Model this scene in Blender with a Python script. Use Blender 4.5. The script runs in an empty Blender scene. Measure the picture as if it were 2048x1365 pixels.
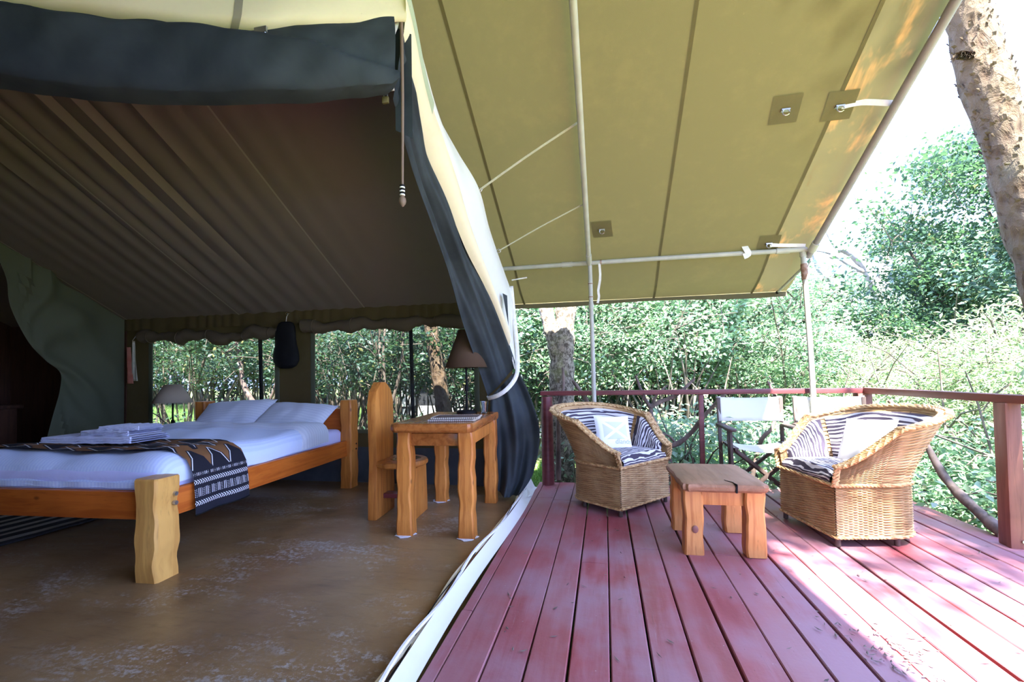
import bpy, bmesh, math, random
import numpy as np
from mathutils import Matrix, Vector
R = math.radians
SC = bpy.context.scene
COL = SC.collection
random.seed(7)

# ------------------------------------------------------------------ camera
F_PX, PCX, PCY = 910.0, 1024.0, 732.0
def _n(v): return v / np.linalg.norm(v)
vy = _n(np.array([(1208 - PCX) / F_PX, -(752 - PCY) / F_PX, -1.0]))
_a = np.array([-0.022, 1.0, 0.0])
vz = _n(_a - _a.dot(vy) * vy)
vx = np.cross(vy, vz)
cam = bpy.data.objects.new('camera', bpy.data.cameras.new('camera'))
COL.objects.link(cam)
cam.matrix_world = Matrix([list(vx) + [0.0], list(vy) + [0.0], list(vz) + [1.05], [0, 0, 0, 1]])
cam.data.sensor_width = 36.0
cam.data.lens = F_PX / 2048 * 36.0
cam.data.shift_y = (PCY - 682.5) / 2048
cam.data.clip_start = 0.02
cam.data.clip_end = 300
SC.camera = cam

# ------------------------------------------------------------------ sky, sun, exposure
world = bpy.data.worlds.new('sky'); SC.world = world; world.use_nodes = True
bg = world.node_tree.nodes['Background']
bg.inputs[0].default_value = (0.40, 0.53, 1.0, 1)
bg.inputs[1].default_value = 3.6
sun = bpy.data.objects.new('sun', bpy.data.lights.new('sun', 'SUN')); COL.objects.link(sun)
sun.data.energy = 27.0
sun.data.angle = R(0.9)
sun.data.color = (1.0, 0.97, 0.92)
sun.rotation_euler = Vector((0.21, -0.60, 1.0)).to_track_quat('Z', 'Y').to_euler()
sun.location = (3, -8, 12)
vs = SC.view_settings
vs.view_transform = 'Standard'; vs.look = 'None'; vs.exposure = 1.36; vs.gamma = 1.0; vs.use_curve_mapping = False
SC.cycles.use_denoising = True
SC.cycles.max_bounces = 6
SC.cycles.diffuse_bounces = 4
SC.cycles.glossy_bounces = 2
SC.cycles.transmission_bounces = 4
SC.cycles.transparent_max_bounces = 8
SC.cycles.caustics_reflective = False
SC.cycles.caustics_refractive = False
SC.cycles.use_adaptive_sampling = True
SC.cycles.adaptive_threshold = .07
SC.cycles.sample_clamp_indirect = 6

# ------------------------------------------------------------------ mesh helpers
class MB:
    def __init__(s): s.v = []; s.f = []; s.uv = []
    def add(s, vs_, fs, uvs=None):
        o = len(s.v)
        s.v += [tuple(p) for p in vs_]
        s.f += [tuple(i + o for i in f) for f in fs]
        s.uv += list(uvs) if uvs is not None else [(0.0, 0.0)] * len(vs_)
        return s
    def box(s, c, d, rot=None, bev=0.0):
        x, y, z = d[0] / 2, d[1] / 2, d[2] / 2
        if bev > 0:
            bm = bmesh.new(); bmesh.ops.create_cube(bm, size=1)
            for q in bm.verts: q.co = Vector((q.co.x * d[0], q.co.y * d[1], q.co.z * d[2]))
            bmesh.ops.bevel(bm, geom=bm.edges[:], offset=bev, segments=2, affect='EDGES', profile=0.6)
            P = [q.co.copy() for q in bm.verts]; Fc = [[q.index for q in f.verts] for f in bm.faces]; bm.free()
        else:
            P = [Vector(p) for p in [(-x, -y, -z), (x, -y, -z), (x, y, -z), (-x, y, -z), (-x, -y, z), (x, -y, z), (x, y, z), (-x, y, z)]]
            Fc = [(0, 3, 2, 1), (4, 5, 6, 7), (0, 1, 5, 4), (1, 2, 6, 5), (2, 3, 7, 6), (3, 0, 4, 7)]
        if rot is not None: P = [rot @ p for p in P]
        c = Vector(c)
        return s.add([p + c for p in P], Fc)
    def bar(s, a, b, w, t, up=(0, 0, 1), bev=0.0):
        a = Vector(a); b = Vector(b); z = (b - a); L = z.length; z.normalize()
        x = Vector(up).cross(z)
        if x.length < 1e-5: x = Vector((1, 0, 0)).cross(z)
        x.normalize(); y = z.cross(x)
        m = Matrix((x, y, z)).transposed()
        return s.box((a + b) / 2, (w, t, L), m, bev)
    def tube(s, pts, r, n=8, cap=True):
        P = [Vector(p) for p in pts]; k = len(P)
        rr = r if isinstance(r, (list, tuple)) else [r] * k
        vs_ = []; fs = []; uvs = []
        up = Vector((0.13, 0.31, 0.94)).normalized(); px = None
        for i in range(k):
            t = (P[min(i + 1, k - 1)] - P[max(i - 1, 0)])
            t = t.normalized() if t.length > 1e-9 else Vector((0, 0, 1))
            if px is None:
                px = up.cross(t)
                if px.length < .05: px = Vector((1, 0, 0)).cross(t)
            else: px = px - t * px.dot(t)
            px.normalize(); py = t.cross(px)
            for j in range(n):
                a = 2 * math.pi * j / n
                vs_.append(P[i] + (px * math.cos(a) + py * math.sin(a)) * rr[i]); uvs.append((j / n, i / max(1, k - 1)))
        for i in range(k - 1):
            for j in range(n):
                fs.append((i * n + j, i * n + (j + 1) % n, (i + 1) * n + (j + 1) % n, (i + 1) * n + j))
        if cap:
            fs.append(tuple(range(n - 1, -1, -1))); fs.append(tuple((k - 1) * n + j for j in range(n)))
        return s.add(vs_, fs, uvs)
    def lathe(s, prof, n=16, c=(0, 0, 0)):
        vs_ = []; fs = []; k = len(prof)
        for r, z in prof:
            for j in range(n):
                a = 2 * math.pi * j / n
                vs_.append((c[0] + r * math.cos(a), c[1] + r * math.sin(a), c[2] + z))
        for i in range(k - 1):
            for j in range(n):
                fs.append((i * n + j, i * n + (j + 1) % n, (i + 1) * n + (j + 1) % n, (i + 1) * n + j))
        if prof[0][0] > 1e-6: fs.append(tuple(range(n - 1, -1, -1)))
        if prof[-1][0] > 1e-6: fs.append(tuple((k - 1) * n + j for j in range(n)))
        return s.add(vs_, fs)
    def grid(s, fn, nu, nv, closed_u=False):
        vs_ = []; fs = []; uvs = []
        cu = nu if closed_u else nu + 1
        for j in range(nv + 1):
            for i in range(cu):
                u, v = i / nu, j / nv
                vs_.append(fn(u, v)); uvs.append((u, v))
        for j in range(nv):
            for i in range(nu):
                a = j * cu + i; b = j * cu + (i + 1) % cu
                fs.append((a, b, b + cu, a + cu))
        return s.add(vs_, fs, uvs)
    def prism(s, poly, z0, z1):
        n = len(poly)
        vs_ = [(x, y, z0) for x, y in poly] + [(x, y, z1) for x, y in poly]
        fs = [tuple(range(n - 1, -1, -1)), tuple(range(n, 2 * n))] + [(i, (i + 1) % n, n + (i + 1) % n, n + i) for i in range(n)]
        return s.add(vs_, fs)
    def mesh(s, name, m, smooth=True, ang=0.75):
        me = bpy.data.meshes.new(name)
        me.from_pydata([tuple(p) for p in s.v], [], s.f)
        uvl = me.uv_layers.new(name='UVMap')
        li = np.empty(len(me.loops), dtype=np.int32); me.loops.foreach_get('vertex_index', li)
        uvl.data.foreach_set('uv', np.array(s.uv, dtype=np.float32)[li].ravel())
        if m is not None: me.materials.append(m)
        if smooth:
            me.shade_smooth(); me.set_sharp_from_angle(angle=ang)
        me.update()
        return me
    def build(s, name, m, parent=None, smooth=True, ang=0.75, solid=0.0):
        o = bpy.data.objects.new(name, s.mesh(name, m, smooth, ang)); COL.objects.link(o)
        if parent is not None: o.parent = parent
        if solid:
            md = o.modifiers.new('thickness', 'SOLIDIFY'); md.thickness = solid; md.offset = 0
        return o

def tag(o, label=None, cat=None, group=None, kind=None):
    if label: o['label'] = label
    if cat: o['category'] = cat
    if group: o['group'] = group
    if kind: o['kind'] = kind
    return o
def thing(name, label, cat, loc=(0, 0, 0), rz=0.0, group=None):
    o = bpy.data.objects.new(name, None); COL.objects.link(o)
    o.empty_display_size = .1; o.location = loc; o.rotation_euler = (0, 0, rz)
    return tag(o, label, cat, group)
def group_root(name):
    o = bpy.data.objects.new(name, None); COL.objects.link(o); o['kind'] = 'structure'; return o
def copy_tree(o, parent=None):
    c = o.copy(); COL.objects.link(c); c.parent = parent
    for ch in list(o.children): copy_tree(ch, c)
    return c
def lerp(a, b, t): return a + (b - a) * t
def poly_at(pts, t):
    k = len(pts) - 1; f = max(0, min(.99999, t)) * k; i = int(f); f -= i
    return Vector(pts[i]).lerp(Vector(pts[i + 1]), f)
def smooth_at(pts, t):
    k = len(pts) - 1; f = max(0, min(.99999, t)) * k; i = int(f); f -= i
    p0 = Vector(pts[max(i - 1, 0)]); p1 = Vector(pts[i]); p2 = Vector(pts[i + 1]); p3 = Vector(pts[min(i + 2, k)])
    return 0.5 * ((2 * p1) + (p2 - p0) * f + (2 * p0 - 5 * p1 + 4 * p2 - p3) * f * f + (3 * p1 - p0 - 3 * p2 + p3) * f ** 3)
def spline(pts, n): return [smooth_at(pts, i / n) for i in range(n + 1)]

# ------------------------------------------------------------------ shader helpers
class S:
    """a shader value; python arithmetic on it makes Math nodes"""
    nt = None
    def __init__(s, sock): s.s = sock
    @staticmethod
    def op(o, *a):
        n = S.nt.nodes.new('ShaderNodeMath'); n.operation = o
        for i, q in enumerate(a):
            if isinstance(q, S): S.nt.links.new(q.s, n.inputs[i])
            else: n.inputs[i].default_value = float(q)
        return S(n.outputs[0])
    def __add__(s, o): return S.op('ADD', s, o)
    __radd__ = __add__
    def __sub__(s, o): return S.op('SUBTRACT', s, o)
    def __rsub__(s, o): return S.op('SUBTRACT', o, s)
    def __mul__(s, o): return S.op('MULTIPLY', s, o)
    __rmul__ = __mul__
    def __truediv__(s, o): return S.op('DIVIDE', s, o)
    def __gt__(s, o): return S.op('GREATER_THAN', s, o)
    def __lt__(s, o): return S.op('LESS_THAN', s, o)
def fract(a): return S.op('FRACT', a)
def sabs(a): return S.op('ABSOLUTE', a)
def sfloor(a): return S.op('FLOOR', a)
def smax(a, b): return S.op('MAXIMUM', a, b)
def smin(a, b): return S.op('MINIMUM', a, b)
def ssin(a): return S.op('SINE', a)
def tri(a): return sabs(fract(a) - .5) * 2.0          # 0..1 triangle wave
def band(a, lo, hi): return (a > lo) * (a < hi)
def sstep(a, lo, hi):
    n = S.nt.nodes.new('ShaderNodeMapRange'); n.interpolation_type = 'SMOOTHSTEP'
    S.nt.links.new(a.s, n.inputs['Value']); n.inputs['From Min'].default_value = lo; n.inputs['From Max'].default_value = hi
    return S(n.outputs[0])
def start(name):
    m = bpy.data.materials.new(name); m.use_nodes = True; S.nt = m.node_tree
    b = m.node_tree.nodes['Principled BSDF']; b.inputs['Specular IOR Level'].default_value = .3
    return m, b
def coord(kind='Object', scale=(1, 1, 1), rot=(0, 0, 0)):
    t = S.nt.nodes.new('ShaderNodeTexCoord'); mp = S.nt.nodes.new('ShaderNodeMapping')
    mp.inputs['Scale'].default_value = scale; mp.inputs['Rotation'].default_value = rot
    S.nt.links.new(t.outputs[kind], mp.inputs[0]); return mp.outputs[0]
def sep(vec):
    n = S.nt.nodes.new('ShaderNodeSeparateXYZ'); S.nt.links.new(vec, n.inputs[0]); return [S(o) for o in n.outputs]
def noise(vec, scale=5, detail=4, rough=.55, dist=0):
    n = S.nt.nodes.new('ShaderNodeTexNoise'); S.nt.links.new(vec, n.inputs['Vector'])
    n.inputs['Scale'].default_value = scale; n.inputs['Detail'].default_value = detail
    n.inputs['Roughness'].default_value = rough; n.inputs['Distortion'].default_value = dist
    return S(n.outputs[0])
def voro(vec, scale=5, feature='F1', out='Distance'):
    n = S.nt.nodes.new('ShaderNodeTexVoronoi'); n.feature = feature; S.nt.links.new(vec, n.inputs['Vector'])
    n.inputs['Scale'].default_value = scale; return S(n.outputs[out])
def rnd_obj():
    n = S.nt.nodes.new('ShaderNodeObjectInfo'); return S(n.outputs['Random'])
def rnd_island():
    n = S.nt.nodes.new('ShaderNodeNewGeometry'); return S(n.outputs['Random Per Island'])
def mixc(f, a, b, blend='MIX'):
    n = S.nt.nodes.new('ShaderNodeMix'); n.data_type = 'RGBA'; n.blend_type = blend
    fi, ai, bi = n.inputs[0], n.inputs[6], n.inputs[7]
    for sock, q in ((fi, f), (ai, a), (bi, b)):
        if isinstance(q, S): S.nt.links.new(q.s, sock)
        elif isinstance(q, (int, float)): sock.default_value = q
        else: sock.default_value = (*q, 1)
    return S(n.outputs[2])
def setc(b, c):
    if isinstance(c, S): S.nt.links.new(c.s, b.inputs['Base Color'])
    else: b.inputs['Base Color'].default_value = (*c, 1)
def bump(b, h, strength=.3, dist=.01):
    n = S.nt.nodes.new('ShaderNodeBump'); n.inputs['Strength'].default_value = strength; n.inputs['Distance'].default_value = dist
    S.nt.links.new(h.s, n.inputs['Height']); S.nt.links.new(n.outputs[0], b.inputs['Normal']); return n
def rough(b, r):
    if isinstance(r, S): S.nt.links.new(r.s, b.inputs['Roughness'])
    else: b.inputs['Roughness'].default_value = r
def translucent(m, b, color, fac):
    nt = m.node_tree; out = nt.nodes['Material Output']
    t = nt.nodes.new('ShaderNodeBsdfTranslucent'); mx = nt.nodes.new('ShaderNodeMixShader')
    if isinstance(color, S): nt.links.new(color.s, t.inputs[0])
    else: t.inputs[0].default_value = (*color, 1)
    if isinstance(fac, S): nt.links.new(fac.s, mx.inputs[0])
    else: mx.inputs[0].default_value = fac
    nt.links.new(b.outputs[0], mx.inputs[1]); nt.links.new(t.outputs[0], mx.inputs[2]); nt.links.new(mx.outputs[0], out.inputs[0])
def plain(name, c1, c2=None, rg=.6, nscale=6, stretch=(1, 1, 1), bmp=0, bscale=40, spec=.3, metal=0, bdist=.004):
    m, b = start(name); v = coord('Object', stretch)
    if c2 is not None: setc(b, mixc(sstep(noise(v, nscale, 5), .32, .68), c1, c2))
    else: setc(b, c1)
    rough(b, rg); b.inputs['Specular IOR Level'].default_value = spec; b.inputs['Metallic'].default_value = metal
    if bmp: bump(b, noise(v, bscale, 4), bmp, bdist)
    return m
def wood(name, c1, c2, axis=2, rg=.38, knots=True, spec=.32, grain=14):
    m, b = start(name); st = [grain] * 3; st[axis] = 1.2
    v = coord('Object', tuple(st)); n1 = noise(v, 1.6, 5, .6, .6); n2 = noise(coord('Object'), 3.5, 3)
    r = rnd_obj()
    c = mixc(sstep(n1, .36, .62), c1, c2)
    c = mixc(sstep(noise(v, 5.5, 4, .6, .3), .58, .7) * .45, c, tuple(x * .5 for x in c1))
    c = mixc(sstep(n2, .45, .75) * .5, c, tuple(x * .62 for x in c1))
    c = mixc(r * .35, c, tuple(min(1, x * 1.35) for x in c2))
    if knots:
        k = voro(coord('Object', tuple(.55 if i == axis else 1 for i in range(3))), 5.5)
        c = mixc((1.0 - sstep(k, .03, .085)) * .7, c, tuple(x * .3 for x in c1))
    setc(b, c); rough(b, noise(v, 1.1, 3) * .3 + (rg - .12)); b.inputs['Specular IOR Level'].default_value = spec
    bump(b, n1, .15, .004); return m

M = {}
# deck paint
m, b = start('deck_paint'); v = coord('Object', (6, .7, 6)); w = coord('Object')
n1 = noise(v, 2.2, 6, .65, .3); n2 = noise(w, 1.7, 4); n3 = noise(w, 60, 3); ro = rnd_obj()
c = mixc(sstep(n1, .3, .75), (.24, .042, .050), (.335, .080, .092))
c = mixc(sstep(n2 + n1 * .4, .55, .85) * .72, c, (.30, .19, .235))
c = mixc(ro * .45, c, (.30, .12, .12))
c = mixc(sstep(noise(coord('Object', (30, 1.0, 1)), 3, 5, .7), .64, .70) * .5, c, (.10, .045, .04))
c = mixc(sstep(noise(coord('Object', (45, 1.6, 1)), 2.0, 6, .75, .2), .60, .72) * .35, c, (.34, .25, .29))
c = mixc(sstep(noise(coord('Object', (9, 60, 1)), 1.4, 5, .7), .62, .72) * .30, c, (.13, .03, .035))
c = mixc((voro(w, 17) < .045) * .6, c, (.42, .33, .33))
c = mixc((voro(coord('Object', (9, 1.3, 1)), 6) < .035) * .8, c, (.05, .02, .02))
setc(b, c); rough(b, n1 * .35 + .30); b.inputs['Specular IOR Level'].default_value = .42
bump(b, n1 + n3 * .35, .35, .004); M['deck'] = m
# concrete floor
m, b = start('polished_earth_floor'); w = coord('Object'); v = coord('Object', (1, 1, 1), (0, 0, .6))
n1 = noise(w, 1.3, 6, .6, .5); n2 = noise(coord('Object', (1, 3.2, 1), (0, 0, .5)), 3.0, 8, .72, .7); n3 = noise(w, 26, 6, .75); n4 = noise(w, .8, 3)
c = mixc(sstep(n1, .3, .7), (.180, .105, .046), (.30, .188, .084))
c = mixc(sstep(noise(coord('Object', (3, 14, 1), (0, 0, .35)), 2, 6, .7), .5, .8) * .5, c, (.042, .024, .014))
msk = sstep(noise(coord('Object', (1, 1.6, 1), (0, 0, .5)), 1.25, 4, .6, .4), .44, .60)
c = mixc(msk * sstep(noise(w, 38, 7, .8) * .6 + n2 * .45, .52, .62) * .75, c, (.42, .40, .37))
c = mixc(sstep(noise(coord('Object', (2.2, 9, 1), (0, 0, .5)), 3, 7, .75, .3), .60, .72) * .30, c, (.33, .24, .14))
c = mixc((voro(w, 6) < .018) * .6, c, (.5, .5, .5))
setc(b, c); rough(b, n2 * .4 + .17); b.inputs['Specular IOR Level'].default_value = .5
bump(b, n3 + n2, .12, .004); M['floor'] = m
# fly canvas (sunlight glows through it)
def canvas(name, base, thru, fac, dirt=.35, dirtc=(.22, .17, .07), sc=1.0, rgh=.85, orange_glow=0):
    m, b = start(name); w = coord('Object')
    n1 = noise(w, 1.6 * sc, 6, .65); n2 = noise(w, 9 * sc, 5, .7); sp = voro(w, 11 * sc)
    d = sstep(n1 * .6 + n2 * .55, .52, .82) * dirt
    c = mixc(d, base, dirtc); c = mixc((sp < .05) * dirt, c, dirtc)
    t = mixc(d, thru, tuple(x * y * 2.2 for x, y in zip(thru, (.55, .5, .45)))); t = mixc((sp < .05) * dirt, t, tuple(x * .4 for x in thru))
    if orange_glow:
        o = sstep(noise(coord('Object', (2.2, .9, 1.2), (0, 0, .6)), 2.0, 4, .6, .4), .52, .72) * orange_glow
        t = mixc(o, t, (.98, .42, .12)); c = mixc(o, c, (.7, .38, .16))  # sunlight showing through the hem, painted in as orange patches
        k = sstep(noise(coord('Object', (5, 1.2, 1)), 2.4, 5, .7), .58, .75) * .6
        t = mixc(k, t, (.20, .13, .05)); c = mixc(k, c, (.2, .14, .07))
    setc(b, c); rough(b, rgh); b.inputs['Specular IOR Level'].default_value = .12
    wv = noise(coord('Object'), 420, 2); bump(b, wv + n1 * 3, .12, .002)
    translucent(m, b, t, fac); return m
M['fly'] = canvas('fly_canvas', (.148, .121, .050), (.46, .44, .18), .019)
M['hem'] = canvas('fly_hem_canvas', (.165, .145, .074), (.56, .48, .21), .030, .5, orange_glow=.95)
M['seam'] = canvas('fly_seam_canvas', (.118, .100, .050), (.40, .34, .14), .008, .4)
M['patch'] = canvas('fly_patch_canvas', (.135, .118, .060), (.44, .40, .17), .009, .4)
M['inner'] = canvas('inner_tent_canvas', (.168, .138, .106), (.20, .15, .10), .03, .15, (.1, .08, .06))
M['innerseam'] = canvas('inner_tent_seam', (.27, .24, .18), (.2, .16, .1), .05, .1)
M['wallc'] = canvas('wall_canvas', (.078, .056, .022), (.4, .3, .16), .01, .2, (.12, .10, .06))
M['blind'] = canvas('brown_blind_canvas', (.095, .072, .045), (.2, .15, .1), .02, .2, (.08, .065, .045))
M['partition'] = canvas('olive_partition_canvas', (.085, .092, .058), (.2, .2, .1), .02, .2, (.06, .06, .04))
M['cream'] = canvas('cream_canvas', (.76, .66, .45), (.72, .66, .48), .12, .22, (.40, .33, .2))
M['white_canvas'] = canvas('white_canvas', (.80, .79, .74), (.8, .78, .7), .25, .2, (.55, .48, .38))
M['sage'] = canvas('sage_canvas', (.40, .46, .34), (.45, .5, .35), .2, .2)
M['skirt'] = plain('dark_skirt_vinyl', (.045, .052, .056), (.065, .07, .07), .6)
m, b = start('navy_net'); w = coord('Object')
n1 = noise(w, 2.6, 5, .6, .4); n2 = noise(w, 300, 2)
setc(b, mixc(sstep(n1, .3, .7), (.019, .025, .030), (.042, .052, .056))); rough(b, .75)
bump(b, n2, .2, .001); translucent(m, b, (.05, .06, .08), .12); M['net'] = m
m, b = start('window_mesh'); nt = m.node_tree
setc(b, (.035, .038, .036)); rough(b, .9)
tr = nt.nodes.new('ShaderNodeBsdfTransparent'); mx = nt.nodes.new('ShaderNodeMixShader'); mx.inputs[0].default_value = .42
nt.links.new(b.outputs[0], mx.inputs[1]); nt.links.new(tr.outputs[0], mx.inputs[2]); nt.links.new(mx.outputs[0], nt.nodes['Material Output'].inputs[0]); M['screen'] = m
# woods
M['bedwood'] = wood('honey_pine_rail', (.40, .082, .011), (.56, .145, .020), 1)
M['bedwood_x'] = wood('honey_pine_cross', (.36, .074, .010), (.50, .125, .018), 0)
M['legwood'] = wood('pale_carved_post', (.50, .235, .055), (.70, .38, .10), 2)
M['deskwood'] = wood('varnished_cypress', (.33, .095, .017), (.56, .21, .042), 2)
M['desktop'] = wood('varnished_tabletop', (.21, .060, .014), (.36, .125, .030), 1, .2)
M['coffeewood'] = wood('coffee_table_wood', (.38, .125, .036), (.58, .25, .075), 2, .45)
M['coffeetop'] = wood('weathered_tabletop', (.20, .100, .050), (.29, .150, .082), 1, .55, False, .25)
M['redrail'] = wood('red_brown_railing', (.095, .022, .024), (.16, .038, .040), 0, .38, False)
M['brownrail'] = wood('brown_railing', (.075, .026, .018), (.125, .042, .030), 1, .42, False)
M['postwood'] = wood('red_brown_post', (.15, .055, .042), (.22, .085, .062), 2, .5, False)
M['darkframe'] = wood('dark_chair_frame', (.045, .030, .026), (.085, .058, .048), 2, .55, False)
M['branch'] = plain('weathered_branch', (.075, .055, .045), (.20, .15, .125), .75, 14, (1, 1, .4), .5, 40)
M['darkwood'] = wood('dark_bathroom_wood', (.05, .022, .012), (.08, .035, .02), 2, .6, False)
# textiles
def linen(name, c, c2, freq, axis=0, amt=.5, crease=.15):
    m, b = start(name); w = coord('Object'); x = sep(w)[axis]
    st = sstep(tri(x * freq), .3, .7); n = noise(w, 4, 4); n2 = noise(w, 16, 4)
    setc(b, mixc(st * amt, c, c2)); rough(b, .7); b.inputs['Specular IOR Level'].default_value = .2
    b.inputs['Sheen Weight'].default_value = .15
    bump(b, n * 2 + n2 * .5, crease, .03); return m
M['duvet'] = linen('white_striped_duvet', (.66, .76, 1.0), (.52, .62, .93), 46)
M['pillow'] = linen('white_striped_pillow', (.62, .66, .76), (.52, .56, .67), 30, 1, .6)
M['sheet'] = linen('lilac_white_sheet', (.62, .63, .93), (.62, .63, .93), 10, 0, 0)
M['towel'] = plain('white_terry', (.66, .68, .84), (.58, .60, .78), .9, 60, (1, 1, 1), .9, 220)
M['cushion_white'] = plain('white_cushion', (.80, .80, .82), None, .8, 5, (1, 1, 1), .2, 30)
M['canvas_seat'] = canvas('director_canvas', (.78, .78, .76), (.8, .8, .76), .3, .15, (.55, .5, .42))
m, b = start('zebra_cloth'); w = coord('UV'); u, v_, _ = sep(w)
nz = noise(coord('UV', (1.0, 1.6, 1)), 2.6, 1, .5); nz2 = noise(coord('UV', (1.4, 4.5, 1)), 4.0, 1, .5)
ph = v_ * 15.0 + nz * 1.9 + nz2 * 1.05
st = sstep(ssin(ph * 6.283), -.02, .22)
ft = noise(coord('Object'), 260, 2)
setc(b, mixc(st, mixc(ft, (.028, .022, .038), (.065, .05, .075)), mixc(ft, (.50, .47, .50), (.66, .63, .66)))); rough(b, .9)
bump(b, ft, .25, .002); M['zebra'] = m
m, b = start('mud_cloth'); u, v_, _ = sep(coord('UV')); w = coord('UV')
# u along the strip width (0..1 = 0.44 m), v along its drop; the printed end lies at v > .7
black = (.012, .012, .020); brown = mixc(noise(w, 5, 3), (.15, .062, .022), (.25, .12, .045)); white = (.70, .70, .74)
vm = v_ * 2.36; um = u * .44                                   # metres
d = 2.36 - vm                                                  # metres up from the hanging hem
px = um / .15; py = vm / .19
t1 = tri(px); t2 = tri(px + .5); fy = fract(py); even = fract(sfloor(py) * .5) > .25
up = sabs(t1 - fy); dn = sabs(t2 - fy)
brown_m = ((t1 - fy) > .16) * (1.0 - even) + ((fy - t1) > .2) * even + ((t2 - fy) > .45) * even
wl = (up < .045) * (tri(px * .5 + .12) > .3) + ((sabs(t2 * .7 - fy) < .035) * even)
top = mixc(smin(brown_m, 1.0) * .95, black, brown); top = mixc(smin(wl, 1.0), top, white)
chev = lambda lo, hi: band(d, lo, hi) * (fract(um / .018 + tri((d - lo) / (hi - lo)) * .9) < .42)
lines = lambda lo, hi: band(d, lo, hi) * ((fract(um / .05) > .5) * (fract(um / .012) < .35) + (fract(um / .05) < .42) * (fract(um / .011) < .4) * (fract(d / .011) < .4))
low = smin(chev(.055, .085) + chev(.19, .22) + lines(.11, .165) + lines(.245, .265), 1.0)
lower = mixc(low, black, white)
setc(b, mixc(d < .285, top, lower)); rough(b, .9); bump(b, noise(coord('Object'), 250, 2), .2, .002); M['mudcloth'] = m
m, b = start('striped_rug'); x, y, z = sep(coord('Object'))
setc(b, mixc(fract(x * 7.0 + noise(coord('Object'), 3, 2) * .25) > .55, (.02, .02, .022), (.34, .32, .27))); rough(b, .95)
bump(b, noise(coord('Object'), 200, 2), .4, .004); M['rug'] = m
m, b = start('saltire_cushion'); u, v_, _ = sep(coord('UV'))
inb = band(u, .16, .86) * band(v_, .30, .80)
a1 = (u - .16) / .70; a2 = (v_ - .30) / .50
cross = smax(sabs(a1 - a2) < .10, sabs(a1 + a2 - 1.0) < .10)
setc(b, mixc(inb * (1.0 - cross), (.82, .82, .83), (.58, .59, .70))); rough(b, .85); bump(b, noise(coord('Object'), 30, 3), .2, .004); M['saltire'] = m
M['print_grey'] = plain('grey_print', (.45, .45, .50), None, .9)
# wicker
m, b = start('wicker'); w = coord('UV'); n1 = noise(coord('UV', (3, 120, 1)), 3, 4, .6); n2 = noise(coord('Object'), 5, 4); n3 = noise(coord('UV', (60, 200, 1)), 2, 2)
c = mixc(sstep(n1, .28, .72), (.25, .125, .050), (.54, .345, .165)); c = mixc(sstep(n2, .4, .7) * .5, c, (.62, .46, .26))
c = mixc((n3 > .68) * .55, c, (.05, .028, .015))
setc(b, c); rough(b, .55); bump(b, n3 + n1, .3, .003); M['wicker'] = m
m, b = start('wicker_braid'); n1 = noise(coord('Object', (1, 1, 1)), 45, 4)
setc(b, mixc(sstep(n1, .3, .7), (.30, .155, .06), (.62, .42, .20))); rough(b, .55); bump(b, n1, .4, .003); M['braid'] = m
# metal, odds and ends
M['pole'] = plain('grey_painted_pole', (.42, .41, .36), (.36, .35, .30), .45, 9, (1, 1, 1), .1, 60)
M['edgepole'] = plain('grey_edge_pole', (.22, .20, .21), (.27, .24, .25), .5, 9)
M['rust'] = plain('rusty_joint', (.16, .07, .035), (.30, .2, .15), .7, 30)
M['black'] = plain('black_matte', (.005, .005, .006), (.009, .009, .010), .75, spec=.15)
M['steel'] = plain('dull_steel', (.45, .45, .45), None, .35, metal=.9)
M['brass'] = plain('old_brass', (.30, .24, .10), None, .45, metal=.8)
M['strap'] = plain('cream_strap', (.50, .48, .38), (.42, .41, .32), .85, 30)
M['whitestrap'] = plain('white_strap', (.72, .70, .66), (.62, .60, .56), .85, 30)
M['stickwood'] = wood('dark_stick', (.085, .055, .038), (.17, .115, .08), 2, .5, False)
M['beadwhite'] = plain('white_beads', (.75, .74, .7), None, .4)
M['shade'] = canvas('lampshade_cloth', (.44, .36, .27), (.5, .38, .25), .25, .1)
M['shade_dark'] = canvas('brown_lampshade_cloth', (.075, .045, .028), (.12, .07, .04), .08, .1)
M['mat'] = plain('brown_placemat', (.13, .085, .080), (.17, .12, .11), .8, 40)
M['mat_edge'] = plain('cream_stitching', (.50, .46, .40), None, .8)
M['redtag'] = plain('faded_red_ribbon', (.30, .085, .055), (.36, .14, .09), .8, 12)
M['salt'] = plain('white_powder', (.75, .75, .78), (.6, .6, .66), .95, 40, (1, 1, 1), .6, 150)
m, b = start('drinking_glass'); b.inputs['Transmission Weight'].default_value = 1; b.inputs['Roughness'].default_value = .02; b.inputs['IOR'].default_value = 1.45
setc(b, (.9, .95, .95)); M['glass'] = m
# outdoors
m, b = start('ground_cover'); w = coord('Object'); n1 = noise(w, .5, 5, .6); n2 = noise(w, 7, 5, .7)
c = mixc(sstep(n1, .42, .62), (.16, .27, .055), (.22, .17, .12)); c = mixc(sstep(n2, .45, .7) * .6, c, (.09, .14, .04))
setc(b, c); rough(b, .95); bump(b, n2, .6, .05); M['ground'] = m
def leafmat(name, c1, c2, t1, fac=.38, rg=.42):
    m, b = start(name); r = rnd_island(); o = rnd_obj(); n = noise(coord('Object'), .9, 2)
    f = r * .65 + n * .35
    c = mixc(f, c1, c2); c = mixc((r > .93) * .7, c, (.38, .36, .12))
    c = mixc(o * .35, c, tuple(x * .55 for x in c1))
    setc(b, c); rough(b, rg); b.inputs['Specular IOR Level'].default_value = .45
    translucent(m, b, mixc(r, t1, tuple(x * .7 for x in t1)), fac); return m
M['leaf_bright'] = leafmat('bright_green_leaf', (.105, .200, .105), (.36, .48, .34), (.30, .52, .26), .33, .34)
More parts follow.
